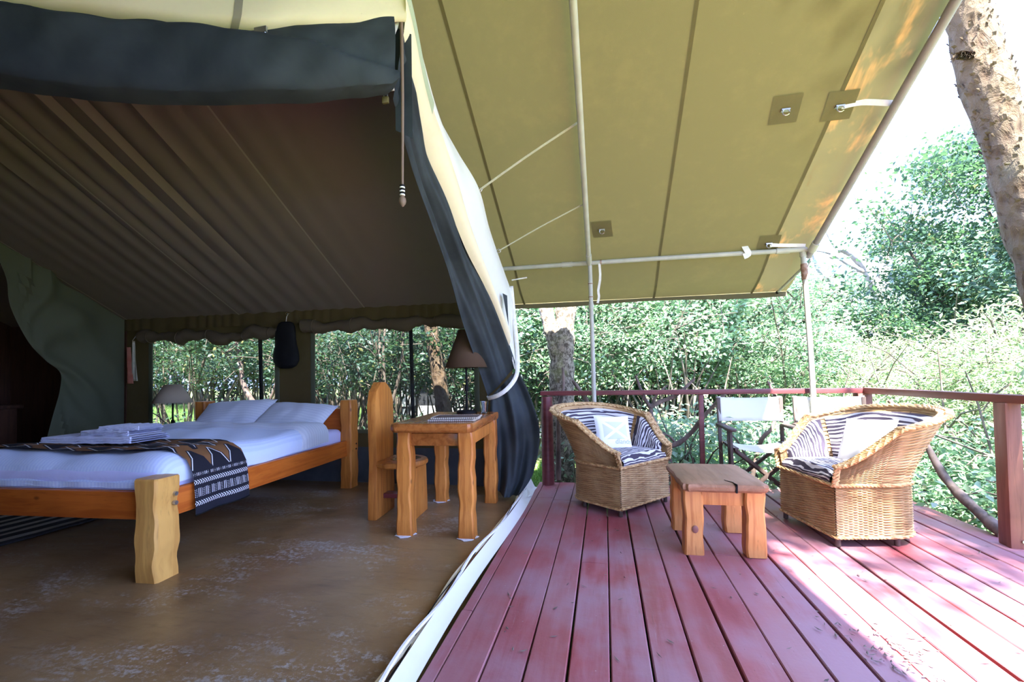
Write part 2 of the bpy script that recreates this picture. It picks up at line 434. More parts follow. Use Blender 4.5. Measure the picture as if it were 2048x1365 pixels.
M['leaf_dark'] = leafmat('dark_green_leaf', (.030, .073, .046), (.100, .165, .110), (.12, .26, .10), .28, .32)
M['leaf_fine'] = leafmat('pale_green_leaflet', (.15, .23, .115), (.38, .45, .27), (.38, .52, .23), .33, .4)
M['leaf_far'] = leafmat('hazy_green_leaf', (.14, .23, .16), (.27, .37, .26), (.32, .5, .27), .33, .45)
M['grass'] = leafmat('lawn_blade', (.10, .22, .05), (.24, .38, .12), (.3, .5, .14), .35, .6)
m, b = start('flaky_bark'); w = coord('Object'); n1 = noise(coord('Object', (1, 1, .7)), 7, 6, .7, .6); vv = voro(coord('Object', (1, 1, .5)), 16); n2 = noise(w, 2.2, 3)
c = mixc(sstep(n1, .35, .65), (.040, .022, .011), (.105, .066, .033)); c = mixc(sstep(vv, .1, .5) * .5, c, (.14, .105, .068))
c = mixc(sstep(n2, .55, .75) * .55, c, (.12, .13, .085)); c = mixc(sstep(noise(w, 3.3, 3), .62, .74) * .7, c, (.03, .022, .018))
setc(b, c); rough(b, .9); bump(b, n1 * 1.4 + vv, 1.0, .03); M['bark'] = m
m, b = start('speckled_bark'); w = coord('Object'); n1 = noise(coord('Object', (1, 1, .8)), 26, 5, .75); n2 = noise(w, 3, 3)
c = mixc(sstep(n1, .42, .58), (.07, .055, .038), (.29, .245, .18)); c = mixc(sstep(n2, .5, .72) * .6, c, (.26, .27, .10)); c = mixc(sstep(noise(w, 4.3, 3), .6, .75) * .6, c, (.34, .20, .07))
setc(b, c); rough(b, .9); bump(b, n1, .8, .02); M['bark2'] = m
M['twig'] = plain('grey_brown_twig', (.06, .048, .036), (.17, .14, .11), .85, 6)
M['greybranch'] = plain('pale_grey_branch', (.20, .19, .18), (.34, .33, .32), .85, 4)
M['plaster'] = plain('pale_plaster', (.50, .51, .50), (.42, .43, .42), .85, 4)
M['darkopening'] = plain('dark_opening', (.02, .022, .024), None, .8)

# ================================================================== STRUCTURE
def structure(o): o['kind'] = 'structure'; return o
# ground: gently falling away to the right and rolling far off
def ground_z(x, y):
    z = -.30 - .12 * max(0, min(1, (x - 2.4) / 2.5))
    if x > 4: z -= .05 * (x - 4)
    z += .04 * math.sin(x * .9 + 1) * math.cos(y * .7)
    if y > 9: z += .012 * (y - 9)
    return max(z, -1.2)
g = MB(); g.grid(lambda u, v: ((lambda x, y: (x, y, ground_z(x, y)))(lerp(-45, 40, u), lerp(-20, 65, v))), 85, 85)
structure(g.build('ground', M['ground']))
# tent floor slab
structure(MB().box((-4.1, .75, -.16), (6.75, 7.3, .32)).build('floor', M['floor'], smooth=False))
# deck of planks
deck = group_root('wooden_deck')
rng = random.Random(3)
DY0, DY1 = -1.6, 4.54
def plank(x0, x1, y0, y1, zt):
    mb = MB(); n = 4; vs_ = []; fs = []; e = .004; tw = rng.uniform(-.0015, .0015)
    for i in range(n + 1):
        y = lerp(y0, y1, i / n); wob = rng.uniform(-.0018, .0018); dz = rng.uniform(-.0015, .0015)
        a, c = x0 + wob, x1 + rng.uniform(-.0018, .0018)
        vs_ += [(a, y, zt - .032), (a, y, zt - e + dz - tw), (a + e, y, zt + dz - tw), (c - e, y, zt + dz + tw), (c, y, zt - e + dz + tw), (c, y, zt - .032)]
    for i in range(n):
        for j in range(5):
            fs.append((i * 6 + j, (i + 1) * 6 + j, (i + 1) * 6 + j + 1, i * 6 + j + 1))
    fs.append((0, 1, 2, 3, 4, 5)); fs.append(tuple(n * 6 + j for j in (5, 4, 3, 2, 1, 0)))
    mb.add(vs_, [tuple(reversed(f)) if False else f for f in fs]); return mb.build('plank', M['deck'], deck, True, .5)
plank(-.655, -.604, DY0, 2.0, -.001); plank(-.655, -.606, 2.006, DY1, -.002)
joints = {0: [3.95], 1: [.9, 3.9], 2: [3.88], 3: [2.62], 4: [.4], 5: [2.88, 4.2], 6: [1.2], 7: [.9, 2.9], 8: [2.85], 9: [1.5], 10: [.3, 3.4], 11: [2.66], 12: [1.0], 13: [3.1], 14: [.4], 15: [2.3], 16: [.9], 17: [3.0], 18: [1.4], 19: [.2]}
gaps = [.004, .006, .008, .006, .012, .007, .013, .006, .010, .012, .005, .006, .014, .006, .009, .006, .008, .012, .006, .006]
for k in range(20):
    x0 = -.60 + .151 * k; x1 = x0 + .151 - gaps[k]
    ys = [DY0] + joints[k] + [DY1 + rng.uniform(-.01, .01)]
    for a_, b_ in zip(ys, ys[1:]): plank(x0, x1, a_ + .002, b_ - .002, rng.uniform(-.003, .001))
for y in (-1.2, 0, 1.2, 2.4, 3.6, 4.45):
    MB().box((.9, y, -.085), (3.1, .06, .10)).build('joist', M['postwood'], deck, False)

# fly sheet ---------------------------------------------------------
RY, RZ = .5, 4.11
def fly_z(x, y):
    if y > 4.4: z = 2.16 - .52 * (y - 4.4) - .10 * math.sin((y - 4.4) / .57 * math.pi) * .35
    elif y > RY: z = 2.16 + .5 * (4.4 - y) - .05 * math.sin(math.pi * (y - RY) / (4.4 - RY)) * (.4 + .6 * math.sin(math.pi * (x + 7.8) / 2.3) ** 2)
    else: z = RZ - .5 * (RY - y) - .04 * math.sin(math.pi * min(1, (RY - y) / 4.4))
    return z
FY0, FY1 = -3.9, 4.97
ys_ = sorted(set([lerp(FY0, RY, i / 10) for i in range(11)] + [lerp(RY, 4.4, i / 14) for i in range(15)] + [lerp(4.4, FY1, i / 5) for i in range(6)]))
awn = thing('canvas_awning', 'sunlit olive cream canvas awning sheet stretched over the deck and tent', 'awning')
def fly_strip(name, mat, x0, x1, nx, dz, par, y0=None, y1=None):
    yy = [y for y in ys_ if (y0 is None or y >= y0) and (y1 is None or y <= y1)]
    def fn(u, v):
        x = lerp(x0, x1, u); y = yy[round(v * (len(yy) - 1))]
        yb = y
        return (x, yb, fly_z(x, yb) + dz)
    return MB().grid(fn, nx, len(yy) - 1).build(name, mat, par)
seams = [.53 - 1.38 * k for k in range(7)]
edges = [1.80, 1.47] + seams
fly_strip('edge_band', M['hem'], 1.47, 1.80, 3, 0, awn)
for x1, x0 in zip(edges[1:-1], edges[2:]): fly_strip('canvas_panel', M['fly'], x0, x1, 8, 0, awn)
for x in [1.478] + seams[:4]: fly_strip('seam', M['seam'], x - .011, x + .011, 1, -.005, awn)
MB().grid(lambda u, v: (lerp(-7.75, 1.80, u), FY1 + .005 - .03 * (1 - v), fly_z(lerp(-7.75, 1.8, u), FY1) - .05 + .055 * v + .012 * math.sin(u * 31) * (1 - v)), 48, 2).build('eave_hem', M['seam'], awn)
for x, y in ((1.18, 3.18), (.01, 4.02), (1.50, 3.20), (1.44, 4.33)):
    zz = fly_z(x, y) - .009
    p = MB().grid(lambda u, v: (x + lerp(-.085, .085, u) + .02 * (v - .5), y + lerp(-.09, .09, v), fly_z(x, y + lerp(-.09, .09, v)) - .009), 2, 2).build('reinforcing_patch', M['patch'], awn)
    r = MB(); r.tube([(x + .022 * math.cos(a), y - .01, zz - .022 + .020 * math.sin(a)) for a in [i * math.pi / 5 for i in range(10)]], .0035, 6)
    r.box((x, y, zz - .004), (.05, .03, .008)); r.build('ring', M['steel'], p)
# poles of the awning ------------------------------------------------
def pole(name, label, pts, r, rings, mat='pole', extra=None):
    t = thing(name, label, 'pole', pts[0])
    o = Vector(pts[0])
    MB().tube([Vector(p) - o for p in pts], r, 12).build('tube', M[mat], t)
    for a, c, rm in rings:
        q = poly_at([Vector(p) - o for p in pts], a); d = (poly_at([Vector(p) - o for p in pts], min(.999, a + .02)) - poly_at([Vector(p) - o for p in pts], max(0, a - .02))).normalized()
        MB().tube([q - d * c / 2, q + d * c / 2], r * 1.22, 12).build('joint_sleeve', M[rm], t)
    return t
pole('upright_pole', 'grey upright tent pole behind the zebra chair with white cushion', [(-.09, 4.40, 0), (-.10, 4.40, 1.2), (-.11, 4.40, 2.115)], .021, [(.78, .05, 'pole'), (.9, .006, 'rust'), (.83, .008, 'rust')])
pole('upright_pole', 'grey upright tent pole with rusty top behind the two folding chairs', [(1.80, 4.40, 0), (1.77, 4.40, 1.2), (1.735, 4.40, 2.115)], .022, [(.90, .14, 'rust'), (.985, .05, 'pole')])
pole('cross_pole', 'grey horizontal pole under the low back edge of the awning', [(-1.05, 4.385, 2.125), (.4, 4.385, 2.13), (1.76, 4.385, 2.125)], .0215, [(.25, .1, 'pole'), (.36, .012, 'rust'), (.93, .11, 'pole')])
pole('rafter_pole', 'grey sloping pole up the middle of the awning', [(-.115, 4.34, 2.11), (-.118, 2.5, 2.975), (-.12, RY + .05, 3.97)], .0225, [(.02, .1, 'pole')])
pole('edge_pole', 'dark grey sloping pole along the open right edge of the awning', [(1.785, 4.42, 2.07), (1.785, 2.5, 2.995), (1.785, RY + .05, 4.0)], .026, [(.03, .1, 'pole')], 'edgepole')
pole('ridge_pole', 'grey ridge pole high above the deck under the awning', [(-7.6, RY, 4.03), (1.9, RY, 4.03)], .026, [])
pole('corner_strut', 'thin grey strut from the upright pole to the awning corner', [(1.745, 4.41, 1.98), (1.70, 4.93, 1.845)], .012, [(.97, .03, 'black')])
# straps on the awning
def strap(name, label, pts, w, mat, n=10, cat='strap', up=(0, 0, 1)):
    P = spline(pts, n); mb = MB(); vs_ = []; fs = []
    for i, p in enumerate(P):
        t = (P[min(i + 1, n)] - P[max(i - 1, 0)]).normalized(); s_ = t.cross(Vector(up))
        if s_.length < .05: s_ = Vector((1, 0, 0))
        s_.normalize(); k = t.cross(s_) * .0012; s_ = s_ * w / 2
        vs_ += [p - s_ - k, p + s_ - k, p + s_ + k, p - s_ + k]
    for i in range(n):
        for j in range(4): fs.append((i * 4 + j, i * 4 + (j + 1) % 4, (i + 1) * 4 + (j + 1) % 4, (i + 1) * 4 + j))
    fs += [(3, 2, 1, 0), tuple(n * 4 + j for j in range(4))]
    mb.add(vs_, fs)
    o = mb.build(name, M[mat]); return tag(o, label, cat)
strap('guy_strap', 'upper cream guy strap from the tent edge to the rafter pole', [(-.84, 3.09, 2.38), (-.5, 3.08, 2.575), (-.14, 3.07, 2.765)], .026, 'strap')
strap('guy_strap', 'lower cream guy strap from the tent edge to the rafter pole', [(-.825, 3.62, 2.09), (-.5, 3.66, 2.265), (-.14, 3.70, 2.44)], .026, 'strap')
strap('tie_strap', 'cream strap dangling below the cross pole beside the upright', [(-.02, 4.37, 2.12), (-.015, 4.37, 1.98), (-.035, 4.37, 1.86), (-.03, 4.38, 1.80), (-.045, 4.38, 1.74)], .022, 'whitestrap', up=(0, 1, 0))
strap('tie_strap', 'short white strap looped over the cross pole near its right end', [(1.25, 4.36, 2.19), (1.26, 4.352, 2.16), (1.28, 4.352, 2.11), (1.24, 4.355, 2.09)], .05, 'whitestrap', up=(0, 1, 0))
strap('tie_strap', 'white strap from awning patch to the middle of the edge pole', [(1.51, 3.20, 2.73), (1.62, 3.19, 2.735), (1.785, 3.18, 2.70)], .035, 'whitestrap', up=(0, 1, .3))
strap('tie_strap', 'white strap from awning patch to the top of the right upright', [(1.45, 4.33, 2.17), (1.6, 4.36, 2.165), (1.75, 4.38, 2.16)], .03, 'whitestrap', up=(0, 1, .3))

# inner tent ----------------------------------------------------------
IZ, IS = 1.78, .55
def in_z(x, y):
    if y > RY: z = IZ + IS * (4.3 - y)
    else: z = IZ + IS * (4.3 - RY) - IS * (RY - y)
    w = max(0, 1 - abs(x + 3.55) / 1.9)
    q = math.sin(math.pi * max(0, min(1, (y - RY) / 3.8)))
    z += w * (.016 * math.sin(x * 31) + .010 * math.sin(x * 53 + 1.3)) * (.35 + q) - .05 * q
    return z
ceil_ = group_root('ceiling')
xs = [-.95, -2.40, -3.90, -5.40, -7.2]
for x1, x0 in zip(xs, xs[1:]):
    MB().grid(lambda u, v: (lerp(x0, x1, u), lerp(-2.9, 4.33, v), in_z(lerp(x0, x1, u), lerp(-2.9, 4.33, v))), 28, 38).build('canvas_panel', M['inner'], ceil_)
for x in xs[1:4]:
    MB().grid(lambda u, v: (x + lerp(-.008, .008, u), lerp(RY, 4.33, v), in_z(x, lerp(RY, 4.33, v)) - .004), 1, 24).build('seam', M['innerseam'], ceil_)
# back wall with two window openings
WY = 4.3
W1 = (-5.09, -3.44, .53, 1.56); W2 = (-3.01, -1.22, .53, 1.60)
wb = MB()
def wq(x0, x1, z0, z1, n=6):
    wb.grid(lambda u, v: (lerp(x0, x1, u), WY + .012 * math.sin(lerp(x0, x1, u) * 9) * (lerp(z0, z1, v) > .4) + .006 * math.sin(lerp(x0, x1, u) * 41) * max(0, lerp(z0, z1, v) - 1.5), lerp(z0, z1, v)), n, 3)
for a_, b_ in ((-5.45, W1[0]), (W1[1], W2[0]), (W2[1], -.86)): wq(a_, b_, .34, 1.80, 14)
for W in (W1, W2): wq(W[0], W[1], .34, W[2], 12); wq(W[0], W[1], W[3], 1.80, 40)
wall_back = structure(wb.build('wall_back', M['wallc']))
structure(MB().box((-6.33, WY + .02, .95), (1.76, .04, 1.9)).build('wall_bathroom', M['darkwood'], smooth=False))  # dark wood tone stands in for the darkness of the unlit bathroom
MB().grid(lambda u, v: (lerp(-7.2, -.86, u), WY - .012 - .01 * math.sin(u * 40), lerp(0, .36, v)), 60, 2).build('skirt', M['skirt'], wall_back)
MB().grid(lambda u, v: (lerp(-5.45, -.9, u), WY - .02 - .012 * abs(math.sin(u * 95 + math.sin(u * 23) * 2)), lerp(1.66, 1.81, v)), 200, 2).build('gathered_valance', M['wallc'], wall_back)
for i, (W, px) in enumerate(((W1, -3.69), (W2, -1.92))):
    wn = group_root('window_%d' % (i + 1))
    MB().add([(W[0], WY + .012, W[2]), (W[1], WY + .012, W[2]), (W[1], WY + .012, W[3]), (W[0], WY + .012, W[3])], [(0, 1, 2, 3)]).build('net_pane', M['screen'], wn, False)
    for x in (W[0], W[1]):
        MB().box((x, WY - .008, (W[2] + W[3]) / 2), (.05, .014, W[3] - W[2] + .08), bev=.004).build('zip_border', M['partition'], wn)
    MB().box(((W[0] + W[1]) / 2, WY - .008, W[2] - .01), (W[1] - W[0] + .05, .016, .04), bev=.004).build('zip_border', M['partition'], wn)
    MB().tube([(px - .015, WY + .05, 1.85), (px + .02, WY + .05, 0.0)], .02, 10).build('window_pole', M['black'], wn)
    # rolled blind across the top
    rr = random.Random(i + 5); L = W[1] - W[0] + .16; nb = 44
    pts = []; rad = []
    for k in range(nb + 1):
        t = k / nb; x = W[0] - .08 + L * t
        pts.append((x, WY - .045, W[3] + .012 + .010 * math.sin(t * 17 + i * 2) + .008 * rr.uniform(-1, 1) - (.03 if i == 0 else 0) * math.exp(-((t - .62) / .1) ** 2) * 1.5 + .012 * math.sin(t * 41)))
        rad.append(.058 + .014 * math.sin(t * 23 + 1) + .006 * rr.uniform(-1, 1))
    bl = MB().tube(pts, rad, 12).build('rolled_blind', M['blind'], wn)
    for t in (.08, .3, .52, .76, .95):
        q = Vector(pts[int(t * nb)]); r0 = rad[int(t * nb)] + .004
        MB().tube([q + Vector((0, r0 * math.cos(a), r0 * math.sin(a))) for a in [j * math.pi / 6 for j in range(13)]], .005, 5, False).build('blind_tie', M['blind'], bl)
# other walls that close the tent
structure(MB().grid(lambda u, v: (lerp(-7.2, -.92, u), -2.9 + .01 * math.sin(u * 60), lerp(0, 1.80, v)), 60, 3).build('wall_front', M['wallc']))
gw = MB(); n = 20
gw.grid(lambda u, v: (-.93, lerp(-2.9, .45, u), lerp(0, in_z(-.93, lerp(-2.9, .45, u)), v)), 14, 8)
structure(gw.build('wall_right', M['cream']))
lw = MB(); lw.grid(lambda u, v: (-7.2, lerp(-2.9, 4.3, u), lerp(0, in_z(-7.2, lerp(-2.9, 4.3, u)), v)), 14, 6)
structure(lw.build('wall_left', M['darkwood']))
for k in range(9): MB().box((-7.16, .2 + k * .42, 1.05), (.03, .40, 2.1), bev=.006).build('wall_board', M['darkwood'], bpy.data.objects['wall_left'])
# olive canvas partition, tied back
edge = [(3.10, 2.30), (3.18, 2.05), (3.22, 1.80), (3.38, 1.49), (3.55, 1.30), (3.67, 1.18), (3.64, 1.0), (3.55, .72), (3.47, .35), (3.42, .02)]
def part_fn(u, v):
    e = smooth_at([(y, z, 0) for y, z in edge], 1 - v)
    y0, z0 = e.x, e.y
    zt = lerp(.02, in_z(-5.45, 4.28), v); zr = lerp(zt, z0, 1 - u)
    zr = lerp(z0, zt, u ** .8)
    y = lerp(y0, 4.28, u)
    top = in_z(-5.45, y); 
    if v > .97: zr = top
    k = 1 - abs(z0 - 1.18) / 1.2
    fold = (.07 * math.sin(v * 13 + u * 6) + .07 * math.sin((z0 - 1.18) * 6 / (u + .12))) * (1 - u) * u * 4 * .6
    return (-5.45 + fold + .05 * math.sin(v * 9) * (1 - u), y, min(zr, top))
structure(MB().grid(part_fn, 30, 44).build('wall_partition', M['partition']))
# tent wall beyond the partition side (bathroom screen) stays dark: low dark counter
ct = thing('bathroom_counter', 'dark wooden counter in the unlit room beyond the olive partition', 'counter', (-6.6, 3.4, 0))
MB().box((0, 0, .40), (.5, .9, .8), bev=.01).build('body', M['darkwood'], ct)
MB().box((.0, 0, .82), (.56, .98, .04), bev=.008).build('top', M['darkwood'], ct)

# sill of the tent door ---------------------------------------------------
def sill_x(y): return -.70 + .018 * math.sin(y * 2.1 + .4)
sill = structure(MB().grid(lambda u, v: (sill_x(lerp(.55, 4.22, v)) + lerp(-.012, .048, u), lerp(.55, 4.22, v), .050 * (1 - u) ** 1.5 + .004), 4, 40).build('door_sill', M['white_canvas']))
for k, (dx, dz, mt) in enumerate(((-.026, .056, 'whitestrap'), (-.050, .034, 'cream'), (-.038, .044, 'black'))):
    MB().tube([(sill_x(y) + dx + .010 * math.sin(y * 7 + k * 2), y, dz + .012 * math.sin(y * 5.3 + k)) for y in [lerp(.5, 4.15, i / 50) for i in range(51)]], .009 if k < 2 else .003, 6).build('zip_tape', M[mt], sill)

# ================================================================== DRAPES AT THE TENT DOOR
# rolled-up front flap at the top left
P0 = Vector((-.9, 1.92, 0)); P1 = Vector((-2.6, 1.42, 0)); PD = P1 - P0; PN = Vector((PD.y, -PD.x, 0)).normalized()
PN = Vector((.61, -.61, -.51)).normalized()      # the roll sags out and down
def at_roll(s_, z, out=0): q = P0 + PD * s_ + PN * out; return Vector((q.x, q.y, z))
def interp(tab, x):
    if x <= tab[0][0]: return tab[0][1]
    for (a, c), (a2, c2) in zip(tab, tab[1:]):
        if x <= a2:
            t = (x - a) / (a2 - a); t = t * t * (3 - 2 * t); return lerp(c, c2, t)
    return tab[-1][1]
zc = [(-.01, 2.70), (.12, 2.655), (.245, 2.62), (.345, 2.585), (.49, 2.595), (.66, 2.615), (.80, 2.632), (.95, 2.648), (1.6, 2.64)]
zb = [(.0, 2.40), (.03, 2.355), (.10, 2.335), (.25, 2.30), (.49, 2.278), (.60, 2.273), (.72, 2.281), (.83, 2.298), (.945, 2.32), (1.6, 2.40)]
zf = [(0, 2.44), (.12, 2.466), (.245, 2.521), (.345, 2.552), (.49, 2.574), (.66, 2.576), (.78, 2.588), (.88, 2.623), (.95, 2.644), (1.6, 2.67)]
flap = thing('rolled_door_flap', 'cream canvas and dark net door flap rolled up above the bed', 'tent flap')
def roll_net(u, v):
    s_ = lerp(.012, 1.6, u); b_ = interp(zb, s_); t_ = interp(zc, s_) + .03; f_ = interp(zf, s_)
    a = v * 1.15; z = t_ - (t_ - b_) * (.5 - .5 * math.cos(min(1, v / .8) * math.pi)) if v < .8 else lerp(b_, t_ - .06, (v - .8) / .2)
    w = min(1, .35 + s_ * 3)
    out = .10 * math.sin(min(1, v / .8) * math.pi) ** .7 * w if v < .8 else -.05 * math.sin((v - .8) / .2 * math.pi / 2) * 2
    if v < .8:
        k = max(-30, min(30, (f_ - z) / .007))
        out += .075 * (1 / (1 + math.exp(-k))) * (1 if v < .75 else .4)
        out += .006 * math.sin(s_ * 23 + v * 9) + .004 * math.sin(s_ * 47 - v * 14)
    return at_roll(s_, z, out)
MB().grid(roll_net, 90, 40).build('net_roll', M['net'], flap)
def roll_can(u, v):
    s_ = lerp(-.02, 1.6, u); c_ = interp(zc, s_); q_ = P0 + PD * s_; top = in_z(q_.x, q_.y) - .01
    if v < .25:
        a = v / .25; out = .055 + .045 * math.sin(a * math.pi * .5); z = c_ + .035 * (1 - math.cos(a * math.pi * .5)) * .9
        out = lerp(.02, .105, math.sin(a * math.pi / 2)); z = c_ + .04 * (1 - math.cos(a * math.pi / 2))
    else:
        a = (v - .25) / .75; out = lerp(.105, -.08, a ** 1.4); z = lerp(c_ + .04, top, a)
    taper = min(1, .3 + max(0, s_) * 2.2)
    return at_roll(s_, z, out * taper + .006 * math.sin(s_ * 15 + z * 20))
MB().grid(roll_can, 80, 24).build('canvas_roll', M['cream'], flap)
def rseam(u, v):
    p = Vector(roll_can(.245 + .012 * (u - .5) + .02 * (1 - v), v * .9)); return p + PN * .004
MB().grid(rseam, 1, 24).build('seam', M['innerseam'], flap)
MB().grid(lambda u, v: Vector(roll_can(.60 + .028 * u + .05 * v, .05 + v * .9)) + PN * .006, 2, 20).build('tie_band', M['whitestrap'], flap)
q = at_roll(.345, interp(zc, .345), .09)
rg = MB().box(q + Vector((0, 0, -.005)), (.06, .01, .025)); rg.tube([q + Vector((.022 * math.cos(a), 0, -.018 + .02 * math.sin(a))) for a in [math.pi + i * math.pi / 8 for i in range(9)]], .004, 6); rg.build('metal_ring', M['steel'], flap)
# pale sage gable scrap above it
MB().grid(lambda u, v: (lerp(-1.12, -.90, u), 2.06 + .02 * math.sin(v * 6), lerp(2.62, 3.0, v)), 6, 8).build('gable_scrap', M['sage'], flap)

# tied-back dark net curtain
cur = thing('net_curtain', 'dark navy net door curtain tied back with a white strap', 'curtain', (-.85, 3.9, 0))
CO = Vector((-.85, 3.9, 0))
Lc = [(-.94, 1.95, 2.363), (-.983, 2.2, 2.191), (-1.01, 2.4, 2.107), (-1.03, 2.6, 2.02), (-1.045, 2.95, 1.787), (-1.042, 3.25, 1.498), (-1.031, 3.6, 1.207), (-1.0, 3.88, .885)]
Rc = [(-.886, 1.95, 2.683), (-.912, 2.12, 2.575), (-.936, 2.25, 2.471), (-.965, 2.42, 2.36), (-.927, 2.7, 2.184), (-.901, 3.0, 1.966), (-.837, 3.35, 1.696), (-.783, 3.75, 1.329), (-.756, 3.9, 1.146)]
def cur_up(u, v):
    a = smooth_at(Lc, v); c = smooth_at(Rc, v); p = a.lerp(c, u)
    n = Vector((.62, -.72, .3)).normalized(); w = math.sin(math.pi * u)
    amp = .045 * (1 - .60 * v) * min(1, v * 6 + .15)
    f = math.sin(u * 10 + v * 4 + .6 * math.sin(v * 9)) * amp + math.sin(u * 21 - v * 5) * amp * .5 + math.sin(u * 47 + v * 3) * amp * .14 + w * .02
    p = p + n * f
    return p - CO
MB().grid(cur_up, 44, 70).build('upper_drape', M['net'], cur)
TL = Vector((-.975, 3.86, .885)); TR = Vector((-.745, 3.92, 1.12))
hemL = [(-.975, 3.86, .88), (-.985, 3.85, .51), (-.955, 3.80, .12)]
hemR = [(-.745, 3.92, 1.12), (-.66, 3.95, .93), (-.585, 3.95, .70), (-.568, 3.95, .50), (-.625, 3.92, .22), (-.72, 3.88, .06)]
def cur_low(u, v):
    a = smooth_at(hemL, v); c = smooth_at(hemR, v); p = a.lerp(c, u)
    if v > .5: p.z -= .055 * math.sin(math.pi * u) * (v - .5) * 2
    p.z = max(p.z, .02)
    n = Vector((.25, -.95, .05)); amp = .018 + .035 * v
    f = math.sin(u * 13 + v * 2.2) * amp + math.sin(u * 27 + 1 - v * 3) * amp * .4 + .07 * math.sin(math.pi * u) * (.35 + v * .5)
    return p + n * f - CO
MB().grid(cur_low, 44, 40).build('lower_drape', M['net'], cur)
# back half so that the bunch has volume
def cur_back(u, v):
    a = smooth_at(hemL, v); c = smooth_at(hemR, v); p = a.lerp(c, u); p.z = max(p.z, .02)
    return p + Vector((0, 1, 0)) * (.03 + .10 * math.sin(math.pi * u)) * min(1, .3 + v) - CO
MB().grid(cur_back, 20, 20).build('lower_drape', M['net'], cur)
tb = spline([(-.80, 3.99, 1.87), (-.775, 3.95, 1.64), (-.75, 3.92, 1.42), (-.735, 3.90, 1.22), (-.735, 3.84, 1.07), (-.79, 3.76, .965), (-.88, 3.75, .90), (-.985, 3.82, .872), (-1.0, 3.90, .88)], 26)
def tb_fn(u, v):
    p = tb[round(v * 26)]; t = (tb[min(26, round(v * 26) + 1)] - tb[max(0, round(v * 26) - 1)]).normalized(); up = t.cross(Vector((.3, -.9, 0))).normalized()
    return p + up * (u - .5) * .036 - CO
MB().grid(tb_fn, 2, 26).build('tie_band', M['whitestrap'], cur, solid=.003)
# cream edge flap of the tent
ef = thing('tent_edge_flap', 'cream canvas edge of the tent hanging beside the navy curtain', 'tent flap', (-.85, 3.9, 0))
Oe = [(-.895, 1.90, 2.96), (-.898, 2.02, 2.886), (-.939, 2.28, 2.818), (-.963, 2.56, 2.684), (-.909, 2.82, 2.53), (-.841, 3.09, 2.384), (-.849, 3.46, 2.196), (-.815, 4.03, 1.863)]
Me = [(-.885, 1.92, 2.84), (-.895, 2.05, 2.77), (-.922, 2.28, 2.60), (-.915, 2.5, 2.454), (-.905, 2.75, 2.29), (-.899, 3.0, 2.095), (-.86, 3.35, 1.80), (-.804, 3.72, 1.47)]
FN = Vector((.7, -.7, .2))
MB().grid(lambda u, v: smooth_at(Me, v).lerp(smooth_at(Oe, v), u) + FN * (.035 * math.sin(math.pi * u) + .006 * math.sin(u * 7 + v * 11)) - CO, 14, 60).build('canvas_panel', M['white_canvas'], ef)
MB().grid(lambda u, v: smooth_at(Rc[:8], v).lerp(smooth_at(Me, v), lerp(-.25, 1.06, u)) + FN * (.03 + .03 * math.sin(math.pi * u) - .05 * (1 - u) ** 3) - CO, 10, 60).build('hem_band', M['cream'], ef)
MB().grid(lambda u, v: smooth_at(Me, v * .34).lerp(smooth_at(Oe, v * .34), lerp(-.2, .75, u * (1 - v * .6))) + FN * (.035 * math.sin(math.pi * u) + .03) - CO, 6, 24).build('sage_facing', M['sage'], ef)
# hanging tail below the pinched corner, drawn towards the tie
tR = [(-.815, 4.03, 1.863), (-.789, 4.0, 1.657), (-.769, 3.97, 1.428), (-.753, 3.94, 1.204), (-.752, 3.92, 1.094)]
tL = [(-.845, 3.62, 1.76), (-.838, 3.68, 1.53), (-.807, 3.76, 1.326), (-.778, 3.82, 1.222), (-.761, 3.86, 1.124)]
MB().grid(lambda u, v: smooth_at(tR, v).lerp(smooth_at(tL, v), u) + Vector((.3, -.8, 0)) * (.02 * math.sin(u * 16 + v * 2) * (1 - v * .6) + .02) - CO, 24, 28).build('hanging_tail', M['white_canvas'], ef)
MB().grid(lambda u, v: Vector((-.80, 3.60, 1.70)).lerp(Vector((-.775, 3.66, 1.72)), u).lerp(Vector((-.775, 3.70, 1.47)), v) + Vector((.012, -.03, .03 * (1 - u) * (1 - v))) - CO, 4, 8).build('navy_lining', M['net'], ef)
MB().tube([Vector((-.80, 4.02, 1.93)) - CO, Vector((-.66, 4.02, 1.945)) - CO], .006, 6).build('peg', M['whitestrap'], ef)
for p in ((-.835, 3.09, 2.385), (-.825, 3.62, 2.09)):
    MB().tube([Vector(p) - CO + Vector((.016 * math.cos(a), 0, .016 * math.sin(a))) for a in [i * math.pi / 6 for i in range(13)]], .003, 6, False).build('ring', M['steel'], ef)
# white canvas bunched at the foot of the door
tag(MB().grid(lambda u, v: (-.70 + .09 * (u - .5) + .02 * math.sin(v * 8), lerp(3.86, 4.25, v), .012 + .10 * (1 - u) * (.5 + .5 * v) + .015 * math.sin(u * 8 + v * 5)), 8, 14).build('canvas_bundle', M['white_canvas']), 'white canvas bunched at the foot of the navy curtain', 'canvas')
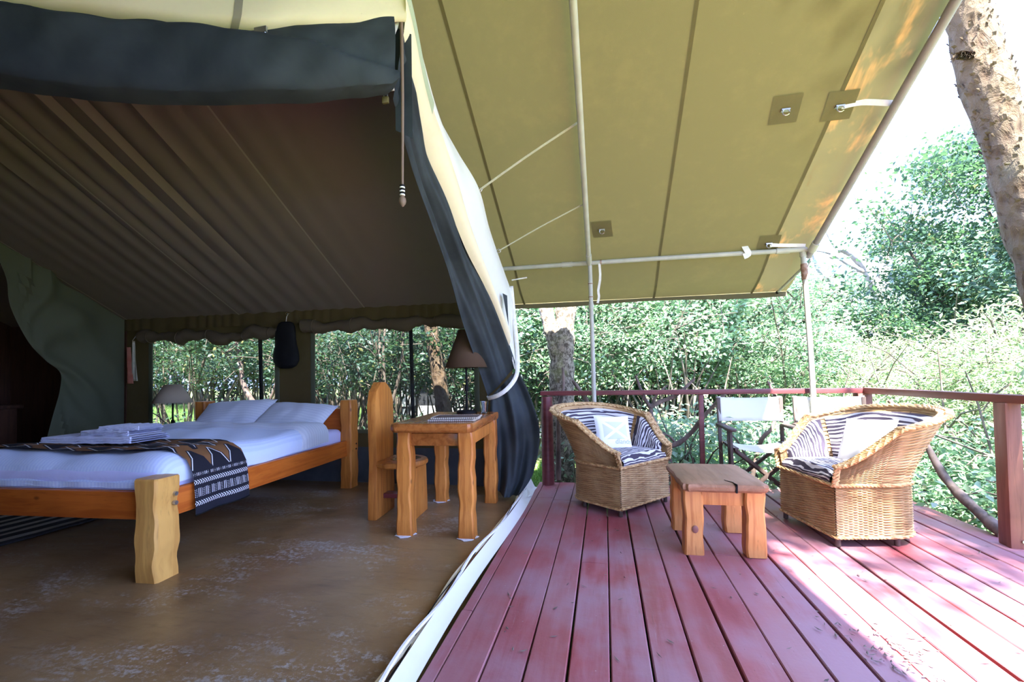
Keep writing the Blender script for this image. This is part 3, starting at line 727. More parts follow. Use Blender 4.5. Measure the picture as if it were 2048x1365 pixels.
# hanging stick
st = thing('beaded_stick', 'thin wooden stick with banded bead end hanging from the tent corner', 'stick', (-.885, 1.93, 1.85))
MB().tube([(.0, 0, .885), (.002, 0, .5), (-.004, 0, .06)], [.0085, .0075, .006], 10).build('shaft', M['stickwood'], st)
for k in range(6):
    z = .078 - k * .0085; MB().lathe([(.006, -.0042), (.0115, -.003), (.0125, 0), (.0115, .003), (.006, .0042)], 12, (-.004, 0, z + .01)).build('bead_band', M['beadwhite' if k % 2 else 'black'], st)
MB().lathe([(.003, -.030), (.006, -.027), (.014, -.016), (.0175, -.004), (.015, .010), (.008, .018), (.006, .024)], 16, (-.004, 0, .02)).build('knob', M['stickwood'], st)
MB().tube([(-.03, .012, .88), (-.015, 0, .90), (0, 0, .885)], .004, 6).build('hanger', M['steel'], st)
# zip pull and padlock
zp = thing('zip_strip', 'frayed white zip strip dangling beside the rolled flap', 'zip', (-.955, 1.93, 2.40))
MB().grid(lambda u, v: (.035 * (1 - v) + (u - .5) * .020 * (1 if v > .35 else 2.2) - .02 * math.sin(v * 4) + .006, .004 * math.sin(v * 20), .32 - .33 * v), 2, 16).build('tape', M['whitestrap'], zp, solid=.002)
MB().grid(lambda u, v: (.055 + (u - .5) * .085 + .0 * v, .05, .33 - .50 * v - .05 * u), 3, 10).build('dark_flap', M['net'], zp)
pk = thing('padlock', 'small brass padlock hanging on the tent zip', 'padlock', (-.965, 1.925, 2.345))
MB().box((0, 0, 0), (.030, .014, .030), bev=.003).build('body', M['brass'], pk)
MB().tube([(-.009, 0, .014), (-.009, 0, .03), (0, 0, .038), (.009, 0, .03), (.009, 0, .014)], .003, 6).build('shackle', M['steel'], pk)
MB().box((0, .002, .05), (.018, .01, .05), bev=.002).build('zip_slider', M['skirt'], pk)

# ================================================================== BEDROOM
def wavy_post(w, d, h, seed, amp=.010, n=12, bev=.012, flare=.0, lean=0):
    r = random.Random(seed); ph = [r.uniform(0, 6) for _ in range(4)]; fq = [r.uniform(7, 11) for _ in range(4)]
    mb = MB()
    def ring(z):
        t = z / h; o = [amp * (math.sin(z * fq[i] * 2.2 + ph[i]) + .5 * math.sin(z * fq[i] * 4.7 + ph[i] * 2)) for i in range(4)]
        x0 = -w / 2 - o[0] - flare * (1 - t); x1 = w / 2 + o[1] + flare * (1 - t); y0 = -d / 2 - o[2] * .8 - flare * (1 - t); y1 = d / 2 + o[3] * .8 + flare * (1 - t)
        k = bev
        return [(x0 + k, y0, z), (x1 - k, y0, z), (x1, y0 + k, z), (x1, y1 - k, z), (x1 - k, y1, z), (x0 + k, y1, z), (x0, y1 - k, z), (x0, y0 + k, z)]
    vs_ = []; fs = []
    zs = [h * i / n for i in range(n + 1)]
    for z in zs: vs_ += ring(z)
    top = [(x * .94, y * .94, h + .008) for x, y, _ in ring(h)]; vs_ += top; n2 = n + 1
    for i in range(n2):
        for j in range(8): fs.append((i * 8 + j, i * 8 + (j + 1) % 8, (i + 1) * 8 + (j + 1) % 8, (i + 1) * 8 + j))
    fs.append(tuple(range(7, -1, -1))); fs.append(tuple(n2 * 8 + j for j in range(8)))
    return mb.add(vs_, fs)
def place(o, loc, rz=0): o.location = loc; o.rotation_euler = (0, 0, rz); return o

BED = (-3.225, 3.045, 0); BR = R(3.0)
bed = thing('bed', 'large honey pine bed frame with chunky carved posts', 'bed', BED, BR)
HW, HL = .80, 1.045
for i, (sx, sy) in enumerate(((1, -1), (-1, -1))):
    p = place(wavy_post(.135, .15, .535, 11 + i, .0050, 18).build('post', M['legwood'], bed, True, .45), (sx * (HW - .015), sy * (HL - .01), 0))
    for z in (.445, .395):
        MB().tube([(sx * .066, .035, z), (sx * .083, .035, z)], .012, 8).build('bolt', M['steel'], p)
for i, sx in enumerate((1, -1)):
    p = place(wavy_post(.115, .15, .845, 21 + i, .004, 18).build('post', M['deskwood'], bed, True, .45), (sx * (HW + .0), HL - .03, 0))
    for z in (.42, .37): MB().tube([(sx * .055, .02, z), (sx * .066, .02, z)], .008, 8).build('bolt', M['black'], p)
for sx in (1, -1): MB().box((sx * (HW - .01), 0, .385), (.045, 2 * HL - .16, .15), bev=.006).build('side_rail', M['bedwood'], bed)
MB().box((0, -HL + .02, .385), (2 * HW - .14, .045, .15), bev=.006).build('foot_rail', M['bedwood_x'], bed)
MB().box((0, HL - .02, .60), (2 * HW - .10, .04, .34), bev=.006).build('headboard', M['bedwood_x'], bed)
for k in range(9): MB().box((0, -.95 + k * .235, .37), (2 * HW - .06, .09, .02)).build('slat', M['bedwood_x'], bed, False)

def soft_box(d, bev, seg=5, cuts=10, namp=.01, nscale=3.0, seed=0, pinch=0):
    bm = bmesh.new(); bmesh.ops.create_cube(bm, size=1)
    for q in bm.verts: q.co = Vector((q.co.x * d[0], q.co.y * d[1], q.co.z * d[2]))
    bmesh.ops.bevel(bm, geom=bm.edges[:], offset=bev, segments=seg, affect='EDGES', profile=.5)
    bmesh.ops.subdivide_edges(bm, edges=[e for e in bm.edges if e.calc_length() > .18], cuts=cuts, use_grid_fill=True)
    from mathutils import noise as mn
    for q in bm.verts:
        nn = mn.noise(q.co * nscale + Vector((seed, seed * 2, 0)))
        nn2 = mn.noise(q.co * nscale * 3.1 + Vector((seed, 0, 5)))
        dirn = q.co.normalized(); q.co += Vector((dirn.x * .4, dirn.y * .4, math.copysign(.8, q.co.z) if abs(q.co.z) > d[2] * .2 else 0)) * (nn * namp + nn2 * namp * .4)
    mb = MB(); P = [q.co.copy() for q in bm.verts]; bm.verts.index_update()
    mb.add(P, [[q.index for q in f.verts] for f in bm.faces]); bm.free(); return mb
mt = tag(soft_box((1.50, 1.99, .19), .055, 5, 8, .006, 3, 1).build('mattress', M['sheet']), 'mattress in a lilac white fitted sheet on the pine bed', 'mattress')
place(mt, (BED[0], BED[1], .478), BR)
dv = thing('duvet', 'white striped duvet spread over the bed', 'duvet', (BED[0], BED[1], 0), BR)
def duvet_fn(u, v, y0=-1.005, y1=.62, w=.775, zt=.635, drop=.475, lift=0):
    # u across, v along; rounded shoulders
    s_ = (u - .5) * 2; a = abs(s_); y = lerp(y0, y1, v)
    if a < .72: x = s_ / .72 * (w - .11); z = zt
    elif a < .86:
        t = (a - .72) / .14 * math.pi / 2; x = (w - .11 + .11 * math.sin(t)) * (1 if s_ > 0 else -1); z = zt - .11 * (1 - math.cos(t))
    else:
        t = (a - .86) / .14; x = w * (1 if s_ > 0 else -1); z = lerp(zt - .11, drop, t)
    # foot end rounding
    e = y - y0
    if e < .14:
        t = e / .14; k = math.sqrt(max(0, 1 - (1 - t) ** 2)); z = lerp(drop, z, k)
        if e < .07: x *= lerp(.975, 1, e / .07)
    z += .012 * math.sin(x * 5 + 1) * math.cos(y * 4) + .018 * math.exp(-((y - .2) / .5) ** 2) * (1 - a) + .006 * math.sin(x * 17 + y * 9) + lift
    return (x, y, z)
MB().grid(duvet_fn, 60, 50).build('cover', M['duvet'], dv)
MB().grid(lambda u, v: duvet_fn(u, v, .26, .66, .79, .652, .468, .010 + .012 * math.sin(v * math.pi)), 60, 16).build('turned_down_edge', M['pillow'], dv)
MB().grid(lambda u, v: (lerp(-.77, .77, u), -1.006 - .004 * math.sin(u * 40), lerp(.468, .50, v)), 40, 2).build('foot_drop', M['duvet'], dv)
def pillow_mb(w, h, t, seed, n=26, wr=.012):
    from mathutils import noise as mn
    mb = MB()
    def f(side):
        def g(u, v):
            a = (u - .5) * 2; c = (v - .5) * 2
            k = max(0, (1 - abs(a) ** 2.6)) ** .55 * max(0, (1 - abs(c) ** 2.6)) ** .55
            x = a * w / 2 * (1 - .10 * (1 - abs(a)) * 0 - .07 * (1 - c * c) * abs(a) * 0 - .06 * (c * c < .6) * 0); y = c * h / 2
            x *= 1 - .05 * (1 - c * c); y *= 1 - .05 * (1 - a * a)
            z = side * (t / 2) * k + wr * mn.noise(Vector((x * 7 + seed, y * 7, side))) * (.4 + k)
            return (x, y, z)
        return g
    mb.grid(f(1), n, n); o = len(mb.v); m2 = MB(); m2.grid(f(-1), n, n)
    mb.add(m2.v, [tuple(reversed(q)) for q in m2.f], m2.uv); return mb
def bed_pt(x, y, z): c, s_ = math.cos(BR), math.sin(BR); return (BED[0] + c * x - s_ * y, BED[1] + s_ * x + c * y, z)
for i, (x, y, z, rx, ry, rz, lab) in enumerate(((-.27, .755, .710, 38, -3, 5, 'white striped pillow on the window side of the bed, propped higher'), (.37, .75, .692, 34, 3, -3, 'white striped pillow leaning by the right bed post'))):
    p = pillow_mb(.72, .46, .17, 3 + i * 9).build('pillow', M['pillow']); p.location = bed_pt(x, y, z); p.rotation_euler = (R(rx), R(ry), R(rz) + BR); tag(p, lab, 'pillow', 'pillows on the bed')
# runner
run = thing('bed_runner', 'black and brown patterned bed runner hanging over the side of the bed', 'bed runner', (BED[0], BED[1], 0), BR)
RP = [(-.80, .42), (-.795, .56), (-.75, .625), (-.66, .652), (-.3, .660), (.1, .662), (.45, .660), (.63, .655), (.72, .640), (.785, .60), (.825, .52), (.835, .40), (.838, .285)]
cum = [0]
for (a, c), (a2, c2) in zip(RP, RP[1:]): cum.append(cum[-1] + math.hypot(a2 - a, c2 - c))
def run_fn(u, v):
    d = v * cum[-1]; i = max(k for k in range(len(cum) - 1) if cum[k] <= d + 1e-9); t = (d - cum[i]) / (cum[i + 1] - cum[i])
    x = lerp(RP[i][0], RP[i + 1][0], t); z = lerp(RP[i][1], RP[i + 1][1], t)
    hang = max(0, (v - .88) / .12)
    y = lerp(-.86, -.43, u) + .012 * math.sin(v * 9) + .02 * hang * (u - .5)
    z += .012 * math.sin(x * 5 + 1) * math.cos(y * 4) * (abs(x) < .7) + .008 * math.sin(u * 7) * (abs(x) < .7)
    x += .010 * math.sin(u * 9 + 1) * hang + .012 * hang
    return (x, y, z)
MB().grid(run_fn, 24, 90).build('cloth', M['mudcloth'], run)
hm = [run_fn(i / 24, 1.0) for i in range(25)]; MB().tube(hm, .004, 5).build('hem', M['black'], run)
# towels
def towel(name, lab, x, y, z, w, d, t, rz, seed):
    mb = MB(); layers = 3
    for k in range(layers):
        zz = z + t * (k + .5) / layers; off = .006 * math.sin(seed + k * 2)
        def fn(u, v, k=k, zz=zz, off=off):
            a = v * 2 * math.pi; hx = w / 2 - .004 * k + .004 * math.sin(u * 30 + seed)
            yy = (d / 2 + off) * max(-1, min(1, 1.15 * math.cos(a))); th = t / layers / 2 * 1.04
            s_ = math.sin(a); zz2 = zz + th * max(-1, min(1, 1.6 * s_)) + .0025 * math.sin(u * 26 + k + seed) + .002 * math.sin(u * 61)
            return ((u - .5) * 2 * hx, yy, zz2)
        mb.grid(fn, 40, 20)
        # rolled fold edge
        mb.tube([((u_ - .5) * w, -d / 2 + .008 + .003 * math.sin(u_ * 19 + k), zz) for u_ in [i / 20 for i in range(21)]], t / layers / 2, 8)
    o = mb.build('towel', M['towel']); o.location = bed_pt(x, y, 0); o.rotation_euler = (0, 0, rz + BR); return tag(o, lab, 'towel', 'folded towels on the bed')
towel('towel', 'large white folded bath towel at the bottom of the towel pile', -.10, -.56, .668, .64, .30, .042, R(2), 1)
towel('towel', 'medium white folded towel in the middle of the towel pile', -.02, -.53, .710, .38, .24, .032, R(-3), 4)
towel('towel', 'small white folded face towel on top of the towel pile', .03, -.51, .742, .28, .20, .028, R(4), 8)
# rug
rgm = MB().grid(lambda u, v: (lerp(-.47, .47, u) + .006 * math.sin(v * 40), lerp(-.85, .85, v), .012 + .003 * math.sin(u * 20 + v * 9)), 20, 30)
rug = rgm.build('striped_rug', M['rug'], solid=.012); rug.location = (-4.34, 2.45, .0); rug.rotation_euler = (0, 0, R(-3)); tag(rug, 'black and cream striped woven rug on the floor beside the bed', 'rug')
# lamps
def lamp(lab, loc, hz, shade_r, shade_t, z0, z1, smat, base_r, knob_z, nm='table_lamp'):
    t = thing(nm, lab, 'lamp', loc)
    MB().lathe([(base_r, 0), (base_r, .02), (base_r * .9, .026), (.012, .032)], 20).build('base', M['black'], t)
    MB().lathe([(.009, .025), (.009, knob_z - .03), (.015, knob_z - .02), (.019, knob_z), (.015, knob_z + .02), (.009, knob_z + .03), (.009, z1 - .02)], 14).build('stem', M['black'], t)
    n = 28; sh = MB(); sh.lathe([(shade_r, z0), (shade_t, z1)], n); sh.f = [f for f in sh.f if len(f) == 4]; s_ = sh.build('shade', M[smat], t, solid=.002)
    rim = MB(); rim.tube([(shade_r * math.cos(a), shade_r * math.sin(a), z0) for a in [2 * math.pi * i / 32 for i in range(33)]], .003, 5, False); rim.build('shade_rim', M[smat], s_)
    MB().lathe([(.001, z1 - .10), (.028, z1 - .075), (.03, z1 - .06), (.014, z1 - .03), (.013, z1)], 12).build('bulb', M['beadwhite'], t)
    return t
lamp('standing lamp with pale conical shade beside the bed in front of the left window', (-4.55, 4.08, 0), 0, .185, .075, .84, 1.035, 'shade', .11, .63, 'floor_lamp')
lamp('desk lamp with dark brown shade half hidden by the navy curtain', (-1.13, 3.66, .755), 0, .175, .06, .385, .70, 'shade_dark', .085, .21)
# things hanging on the back wall
bag = thing('hanging_bag', 'black rounded pouch hanging from a hook between the two windows', 'bag', (-3.275, 4.22, 1.68))
prof = [(.055, -.005), (.085, -.02), (.105, -.06), (.112, -.12), (.115, -.19), (.125, -.25), (.142, -.31), (.152, -.37), (.148, -.42), (.120, -.47), (.07, -.495), (.02, -.50)]
def bag_fn(u, v):
    k = v * (len(prof) - 1); i = min(int(k), len(prof) - 2); t = k - i
    r = lerp(prof[i][0], prof[i + 1][0], t); z = lerp(prof[i][1], prof[i + 1][1], t); a = 2 * math.pi * u
    return (r * math.cos(a) - (.012 if -.2 < z < -.1 and math.cos(a) < -.8 else 0), r * .42 * math.sin(a), z)
bg_ = MB().grid(bag_fn, 28, 44, True); bg_.build('pouch', M['black'], bag)
MB().tube([(0, 0, -.02), (0, .01, .05), (.004, .03, .085)], .004, 6).build('cord', M['strap'], bag)
MB().tube([(0, .06, .09), (0, .01, .095), (0, -.005, .082), (0, .01, .07)], .004, 6).build('hook', M['brass'], bag)
rb = thing('hanging_ribbon', 'faded red and cream cloth ribbons hanging on the wall left of the window', 'ribbon', (-5.30, 4.24, 1.52))
MB().grid(lambda u, v: (-.045 + lerp(-.035, .045, u) * (.5 + .5 * v) + .02 * v, -.01 * math.sin(u * 5), -.05 - .42 * v), 4, 14).build('red_strip', M['redtag'], rb, solid=.002)
MB().grid(lambda u, v: (.012 + lerp(-.03, .05, u) * (.4 + .6 * v) + .02 * v, .012 - .008 * math.sin(u * 6 + v * 3), .02 - .46 * v), 4, 14).build('cream_strip', M['strap'], rb, solid=.002)
MB().tube([(.12, .03, .12), (.05, .02, .09), (.0, .01, .02)], .004, 6).build('cord', M['strap'], rb)

# desk ----------------------------------------------------------------
DK = (-1.155, 3.33, 0); DR = R(3.5)
desk = thing('desk', 'chunky varnished wooden desk with live edge top by the curtain', 'desk', DK, DR)
def slab(poly, z0, z1, rnd=.018, seed=0, amp=.006):
    # rounded-edge slab from an outline, live edge wobble
    r = random.Random(seed); n = len(poly); mb = MB(); lv = [(0, -rnd), (.35, -.25 * rnd), (.7, -.0), (1, -rnd * .9)]
    vs_ = []; fs = []
    cx = sum(p[0] for p in poly) / n; cy = sum(p[1] for p in poly) / n
    wob = [r.uniform(-amp, amp) for _ in range(n)]
    for t, ins in ((0, -rnd), (.25, -.2 * rnd), (.65, 0), (.9, -.35 * rnd), (1, -rnd)):
        for i, (x, y) in enumerate(poly):
            l = math.hypot(x - cx, y - cy); k = (l + ins + wob[i] * math.sin(t * 3)) / l
            vs_.append((cx + (x - cx) * k, cy + (y - cy) * k, lerp(z0, z1, t)))
    for j in range(4):
        for i in range(n): fs.append((j * n + i, j * n + (i + 1) % n, (j + 1) * n + (i + 1) % n, (j + 1) * n + i))
    fs.append(tuple(range(n - 1, -1, -1))); fs.append(tuple(4 * n + i for i in range(n)))
    return mb.add(vs_, fs)
def round_rect(x0, x1, y0, y1, r, n=5, wob=.0, seed=0):
    q = random.Random(seed); P = []
    for cx, cy, a0 in ((x1 - r, y1 - r, 0), (x0 + r, y1 - r, 90), (x0 + r, y0 + r, 180), (x1 - r, y0 + r, 270)):
        for k in range(n + 1): a = R(a0 + 90 * k / n); P.append((cx + r * math.cos(a), cy + r * math.sin(a)))
    out = []
    for (a, c), (a2, c2) in zip(P, P[1:] + P[:1]):
        m_ = max(1, int(math.hypot(a2 - a, c2 - c) / .07))
        for k in range(m_): t = k / m_; out.append((lerp(a, a2, t) + q.uniform(-wob, wob), lerp(c, c2, t) + q.uniform(-wob, wob)))
    return out
slab(round_rect(-.285, .285, -.52, .52, .05, 4, .005, 2), .695, .755, .016, 3).build('top', M['desktop'], desk, True, .5)
for i, (x, y) in enumerate(((-.205, -.41), (.225, -.43), (-.205, .42), (.225, .42))):
    place(wavy_post(.098, .105, .69, 31 + i, .0042, 20, .010, .002).build('leg', M['deskwood'], desk, True, .45), (x, y, 0))
MB().box((.01, -.41, .64), (.36, .035, .085), bev=.005).build('apron', M['desktop'], desk); MB().box((.01, .42, .64), (.36, .035, .085), bev=.005).build('apron', M['desktop'], desk)
for x in (-.215, .235): MB().box((x, 0, .64), (.035, .76, .085), bev=.005).build('apron', M['deskwood'], desk)
def desk_pt(x, y, z): c, s_ = math.cos(DR), math.sin(DR); return (DK[0] + c * x - s_ * y, DK[1] + s_ * x + c * y, z)
for x, y, lab in ((-.21, -.43, 'white powder patch around the front left desk leg'), (.225, -.45, 'white powder patch around the front right desk leg'), (-.215, .41, 'white powder patch around the rear left desk leg')):
    pp = [(math.cos(a) * (.068 + .010 * math.sin(a * 5 + x * 30)), math.sin(a) * (.066 + .010 * math.sin(a * 4 + 1))) for a in [2 * math.pi * i / 20 for i in range(20)]]
    o = slab(pp, 0, .006, .006, 1).build('powder_patch', M['salt']); o.location = desk_pt(x, y, .0005); tag(o, lab, 'powder')
# placemats
for k, (dx, dy, rz, lab) in enumerate(((0, 0, 2, 'lower brown placemat with cream stitched edge on the desk'), (.012, .02, 5, 'upper brown placemat with cream stitched edge on the desk'))):
    pm = thing('placemat', lab, 'placemat', desk_pt(.10 + dx, -.26 + dy, .757 + k * .013), DR + R(rz), 'placemats on the desk')
    MB().box((0, 0, .005), (.32, .24, .009), bev=.003).build('mat', M['mat'], pm)
    ed = MB(); loop = [(-.16, -.12), (.16, -.12), (.16, .12), (-.16, .12)]
    for (a, c), (a2, c2) in zip(loop, loop[1:] + loop[:1]):
        L_ = math.hypot(a2 - a, c2 - c); n_ = int(L_ / .013)
        for i in range(n_):
            t = (i + .5) / n_; ed.box((lerp(a, a2, t), lerp(c, c2, t), .006), (.008, .008, .011))
    ed.build('stitching', M['mat_edge'], pm, False)
gl = MB().lathe([(.0, .004), (.028, .004), (.036, .10), (.033, .10), (.026, .010), (.0, .010)], 20).build('drinking_glass', M['glass']); gl.location = desk_pt(.20, .30, .7555); tag(gl, 'small clear drinking glass on the desk behind the lamp base', 'glass')
# desk chair ------------------------------------------------------------
ch = thing('desk_chair', 'carved wooden chair with tall plank back at the desk', 'chair', (-1.56, 3.33, 0), R(4))
def plank_shape(poly_yz, x0, x1, mat, name, mb=None):
    q = MB(); q.prism([(y, z) for y, z in poly_yz], x0, x1)
    q.v = [(c, a, b_) for a, b_, c in q.v]; 
    bm = bmesh.new(); me = q.mesh('tmp', None, False); bm.from_mesh(me); bmesh.ops.bevel(bm, geom=bm.edges[:], offset=.007, segments=2, affect='EDGES', profile=.6, clamp_overlap=True)
    o = MB(); bm.verts.index_update(); o.add([v_.co.copy() for v_ in bm.verts], [[v_.index for v_ in f.verts] for f in bm.faces]); bm.free(); bpy.data.meshes.remove(me)
    return o.build(name, M[mat], ch, True, .6)
plank_shape([(-.185, 0), (.175, 0), (.18, .2), (.16, .42), (.17, .70), (.165, .88), (.12, .97), (.02, 1.03), (-.07, 1.03), (-.155, .96), (-.185, .86), (-.17, .62), (-.16, .42), (-.18, .2)], -.20, -.135, 'deskwood', 'backrest')
slab([(-.14, -.17)] + [( -.14 + .01 + .33 * math.cos(a) ** .8 if math.cos(a) > 0 else -.13, .225 * math.sin(a)) for a in [R(-80 + 160 * i / 16) for i in range(17)]] + [(-.14, .17)], .385, .43, .014, 5, .003).build('seat', M['deskwood'], ch, True, .5)
dish = MB(); dish.lathe([(.0, .4315), (.10, .4318), (.112, .4335), (.118, .4312)], 24, (.03, 0, 0)); dish.build('seat_dish', M['desktop'], ch)
plank_shape([(-.15, 0), (.15, 0), (.12, .38), (-.12, .38)], .10, .155, 'deskwood', 'leg')
MB().box((-.02, 0, .15), (.25, .10, .035), bev=.006).build('stretcher', M['redrail'], ch)

# ================================================================== DECK FURNITURE
# wicker tub chair (front towards local -Y) ---------------------------------
CW, CD0, CD1 = .285, -.265, .275
def plan(s_):
    """outline from the front left corner round the back to the front right, and its outward normal"""
    s1 = .30                                            # straight side share
    if s_ < s1: return Vector((-CW, lerp(CD0, .02, s_ / s1), 0)), Vector((-1, 0, 0))
    if s_ > 1 - s1: return Vector((CW, lerp(CD0, .02, (1 - s_) / s1), 0)), Vector((1, 0, 0))
    a = math.pi - (s_ - s1) / (1 - 2 * s1) * math.pi
    ca, sa = math.cos(a), math.sin(a)
    e = .72
    p = Vector((CW * math.copysign(abs(ca) ** e, ca), .02 + (CD1 - .02) * abs(sa) ** e, 0))
    return p, Vector((ca, sa * 1.05, 0)).normalized()
def rim_h(s_): return .475 + .325 * (math.sin(math.pi * s_) ** 1.6)
def flare(s_): return .025 + .155 * math.sin(math.pi * s_) ** 1.3
SEAM = .365
def shell(s_, t, inset=0.0):
    p, n = plan(s_); h = rim_h(s_); z = lerp(SEAM, h, t); q = p + n * (flare(s_) * (t ** 1.25) - inset); q.z = z; return q
def weave(fn, nrm, ncol, nrow, amp=.0042, sub=4):
    """woven surface: every row is a strand passing in front of and behind the stakes"""
    mb = MB(); NU = ncol * sub; vs_ = []; uvs = []; fs = []; prof = ((.04, .0), (.5, 1.0), (.96, .0))
    k = 0
    for r_ in range(nrow):
        for (pv, ph) in prof:
            for i in range(NU + 1):
                u = i / NU; t = (r_ + pv) / nrow
                o = amp * (math.cos(math.pi * (u * ncol + r_))) + amp * .9 * ph
                p = fn(u, t) + nrm(u, t) * o; vs_.append(p); uvs.append((u, (r_ + .5) / nrow + 0 * pv))
    row = NU + 1
    for j in range(nrow * 3 - 1):
        for i in range(NU): fs.append((j * row + i, j * row + i + 1, (j + 1) * row + i + 1, (j + 1) * row + i))
    return mb.add(vs_, fs, uvs)
def braid(path, r, closed=False, twist=60, n=8, flat=1.0):
    mb = MB(); K = len(path)
    for ph in (0, 2.094, 4.189):
        pts = []
        for i, p in enumerate(path):
            t = (path[min(i + 1, K - 1)] - path[max(i - 1, 0)]).normalized(); a = t.cross(Vector((0, 0, 1)));
            if a.length < .1: a = Vector((1, 0, 0))
            a.normalize(); c = t.cross(a); w = i / K * twist + ph
            pts.append(p + a * math.cos(w) * r * .55 * flat + c * math.sin(w) * r * .5)
        mb.tube(pts, r * .62, 6)
    return mb
def make_wicker(label):
    t = thing('wicker_chair', label, 'armchair')
    up = Vector((0, 0, 1))
    base = weave(lambda u, v: (lambda p: Vector((p[0].x, p[0].y, lerp(.058, SEAM - .012, v))))(plan(u)), lambda u, v: plan(u)[1], 34, 40)
    front = weave(lambda u, v: Vector((lerp(CW, -CW, u), CD0, lerp(.058, SEAM - .012, v))), lambda u, v: Vector((0, -1, 0)), 14, 40)
    base.add(front.v, front.f, front.uv)
    base.build('base', M['wicker'], t, True, 1.4)
    out = weave(lambda u, v: shell(u, v), lambda u, v: plan(u)[1], 34, 40)
    out.build('tub_shell', M['wicker'], t, True, 1.4)
    inn = weave(lambda u, v: shell(1 - u, v, .022), lambda u, v: -plan(1 - u)[1], 34, 26)
    inn.build('tub_lining', M['wicker'], t, True, 1.4)
    path = [shell(i / 150, 1.0, -.008) for i in range(151)]
    a = shell(0, 0) + Vector((0, -.004, -.01)); c = shell(1, 0) + Vector((0, -.004, -.01))
    fl = [a.lerp(path[0], k / 6) for k in range(6)]; fr = [path[-1].lerp(c, (k + 1) / 6) for k in range(6)]
    braid(fl + path + fr, .0135, twist=280, flat=2.3).build('braided_rim', M['braid'], t)
    braid([shell(i / 120, 1.0, .028) + Vector((0, 0, -.004)) for i in range(121)], .014, twist=180, flat=1.6).build('braided_rim', M['braid'], t)
    ring = [(lambda p: Vector((p[0].x, p[0].y, SEAM - .004)) + p[1] * .006)(plan(i / 90)) for i in range(91)] + [Vector((lerp(CW, -CW, k / 20), CD0 - .006, SEAM - .004)) for k in range(21)]
    braid(ring, .011, twist=120).build('seam_braid', M['braid'], t)
    ring2 = [Vector((p.x, p.y, .058)) for p in ring]; braid(ring2, .009, twist=120).build('bottom_braid', M['braid'], t)
    for x, y in ((-CW + .02, CD0 + .02), (CW - .02, CD0 + .02), (-CW + .03, .10), (CW - .03, .10)):
        MB().lathe([(.013, 0), (.016, .004), (.015, .075)], 10, (x, y, 0)).build('foot', M['darkframe'], t)
    # seat deck and cushions
    MB().prism([(p.x * .95, p.y * .95) for p in [plan(i / 30)[0] for i in range(31)]], SEAM - .03, SEAM - .012).build('seat_deck', M['wicker'], t)
    def cush_top(u, v, side):
        x = lerp(-1, 1, u); y = lerp(-1, 1, v); k = (max(0, 1 - abs(x) ** 5) * max(0, 1 - abs(y) ** 5)) ** .3
        yy = lerp(CD0 + .005, .215, v); wx = CW - .035 if yy < .03 else (CW - .035) * math.sqrt(max(.05, 1 - ((yy - .03) / .235) ** 2))
        return (x * wx, yy, (SEAM + .058 + .022 * k + .008 * math.cos(x * 2)) if side else SEAM + .01) if k > 0 or side == 0 else (x * wx, yy, SEAM + .044)
    sc = MB(); sc.grid(lambda u, v: cush_top(u, v, 1), 22, 22); sc.uv = [(a, c * 1.25) for a, c in sc.uv]
    lo = MB(); lo.grid(lambda u, v: cush_top(u, v, 0), 22, 22); sc.add(lo.v, [tuple(reversed(f)) for f in lo.f], lo.uv)
    fr_ = MB(); fr_.grid(lambda u, v: (lambda p: (p[0], p[1] - .012 * math.sin(v * math.pi), lerp(SEAM + .0, SEAM + .046, v)))(cush_top(u, 0, 1)), 22, 4); sc.add(fr_.v, fr_.f, [(q[0], -.19 + q[1] * .19) for q in fr_.uv])
    sc.build('seat_cushion', M['zebra'], t)
    for s0, s1, flip in ((.055, .315, True), (.325, .675, False), (.685, .945, True)):
        def cf(u, v):
            s_ = lerp(s0, s1, u); tt = lerp(.12, .90, v); k = (max(0, 1 - abs(2 * u - 1) ** 6) * max(0, 1 - abs(2 * v - 1) ** 6)) ** .35
            p = shell(s_, tt, .030 + .040 * k + .008 * math.sin(u * 9) * k); p.z += .0
            return p
        bc = MB(); bc.grid(cf, 26, 22)
        L_ = (s1 - s0) * 2.0
        bc.uv = [((v * .5, u * L_ * 1.55) if flip else (u * .9, v * .80)) for u, v in bc.uv]
        bc.build('back_cushion', M['zebra'], t)
    return t
wc1 = make_wicker('wicker tub chair with zebra cushions on the left of the coffee table')
wc2 = copy_tree(wc1); wc2['label'] = 'wicker tub chair with zebra cushions standing in the sun at the right'
for o in (wc1, wc2): o['group'] = 'wicker tub chairs on the deck'
def put_chair(o, corner, facing, local_corner):
    a = math.atan2(facing[1], facing[0]) + math.pi / 2          # local -Y -> facing
    c, s_ = math.cos(a), math.sin(a); lx, ly = local_corner
    o.location = (corner[0] - (c * lx - s_ * ly), corner[1] - (s_ * lx + c * ly), 0.0); o.rotation_euler = (0, 0, a)
    return a
A1 = put_chair(wc1, (.115, 3.50), (.775, -.63), (-CW, CD0))
A1 = wc1.rotation_euler.z
A2 = put_chair(wc2, (1.345, 3.075), (-.985, -.17), (CW, CD0))
wc2.scale = (1.03, 1.03, 1.02); wc1.scale = (1.12, 1.04, 1.0)
def local_to(o, p):
    a = o.rotation_euler.z; c, s_ = math.cos(a), math.sin(a); return (o.location.x + c * p[0] - s_ * p[1], o.location.y + s_ * p[0] + c * p[1], p[2])
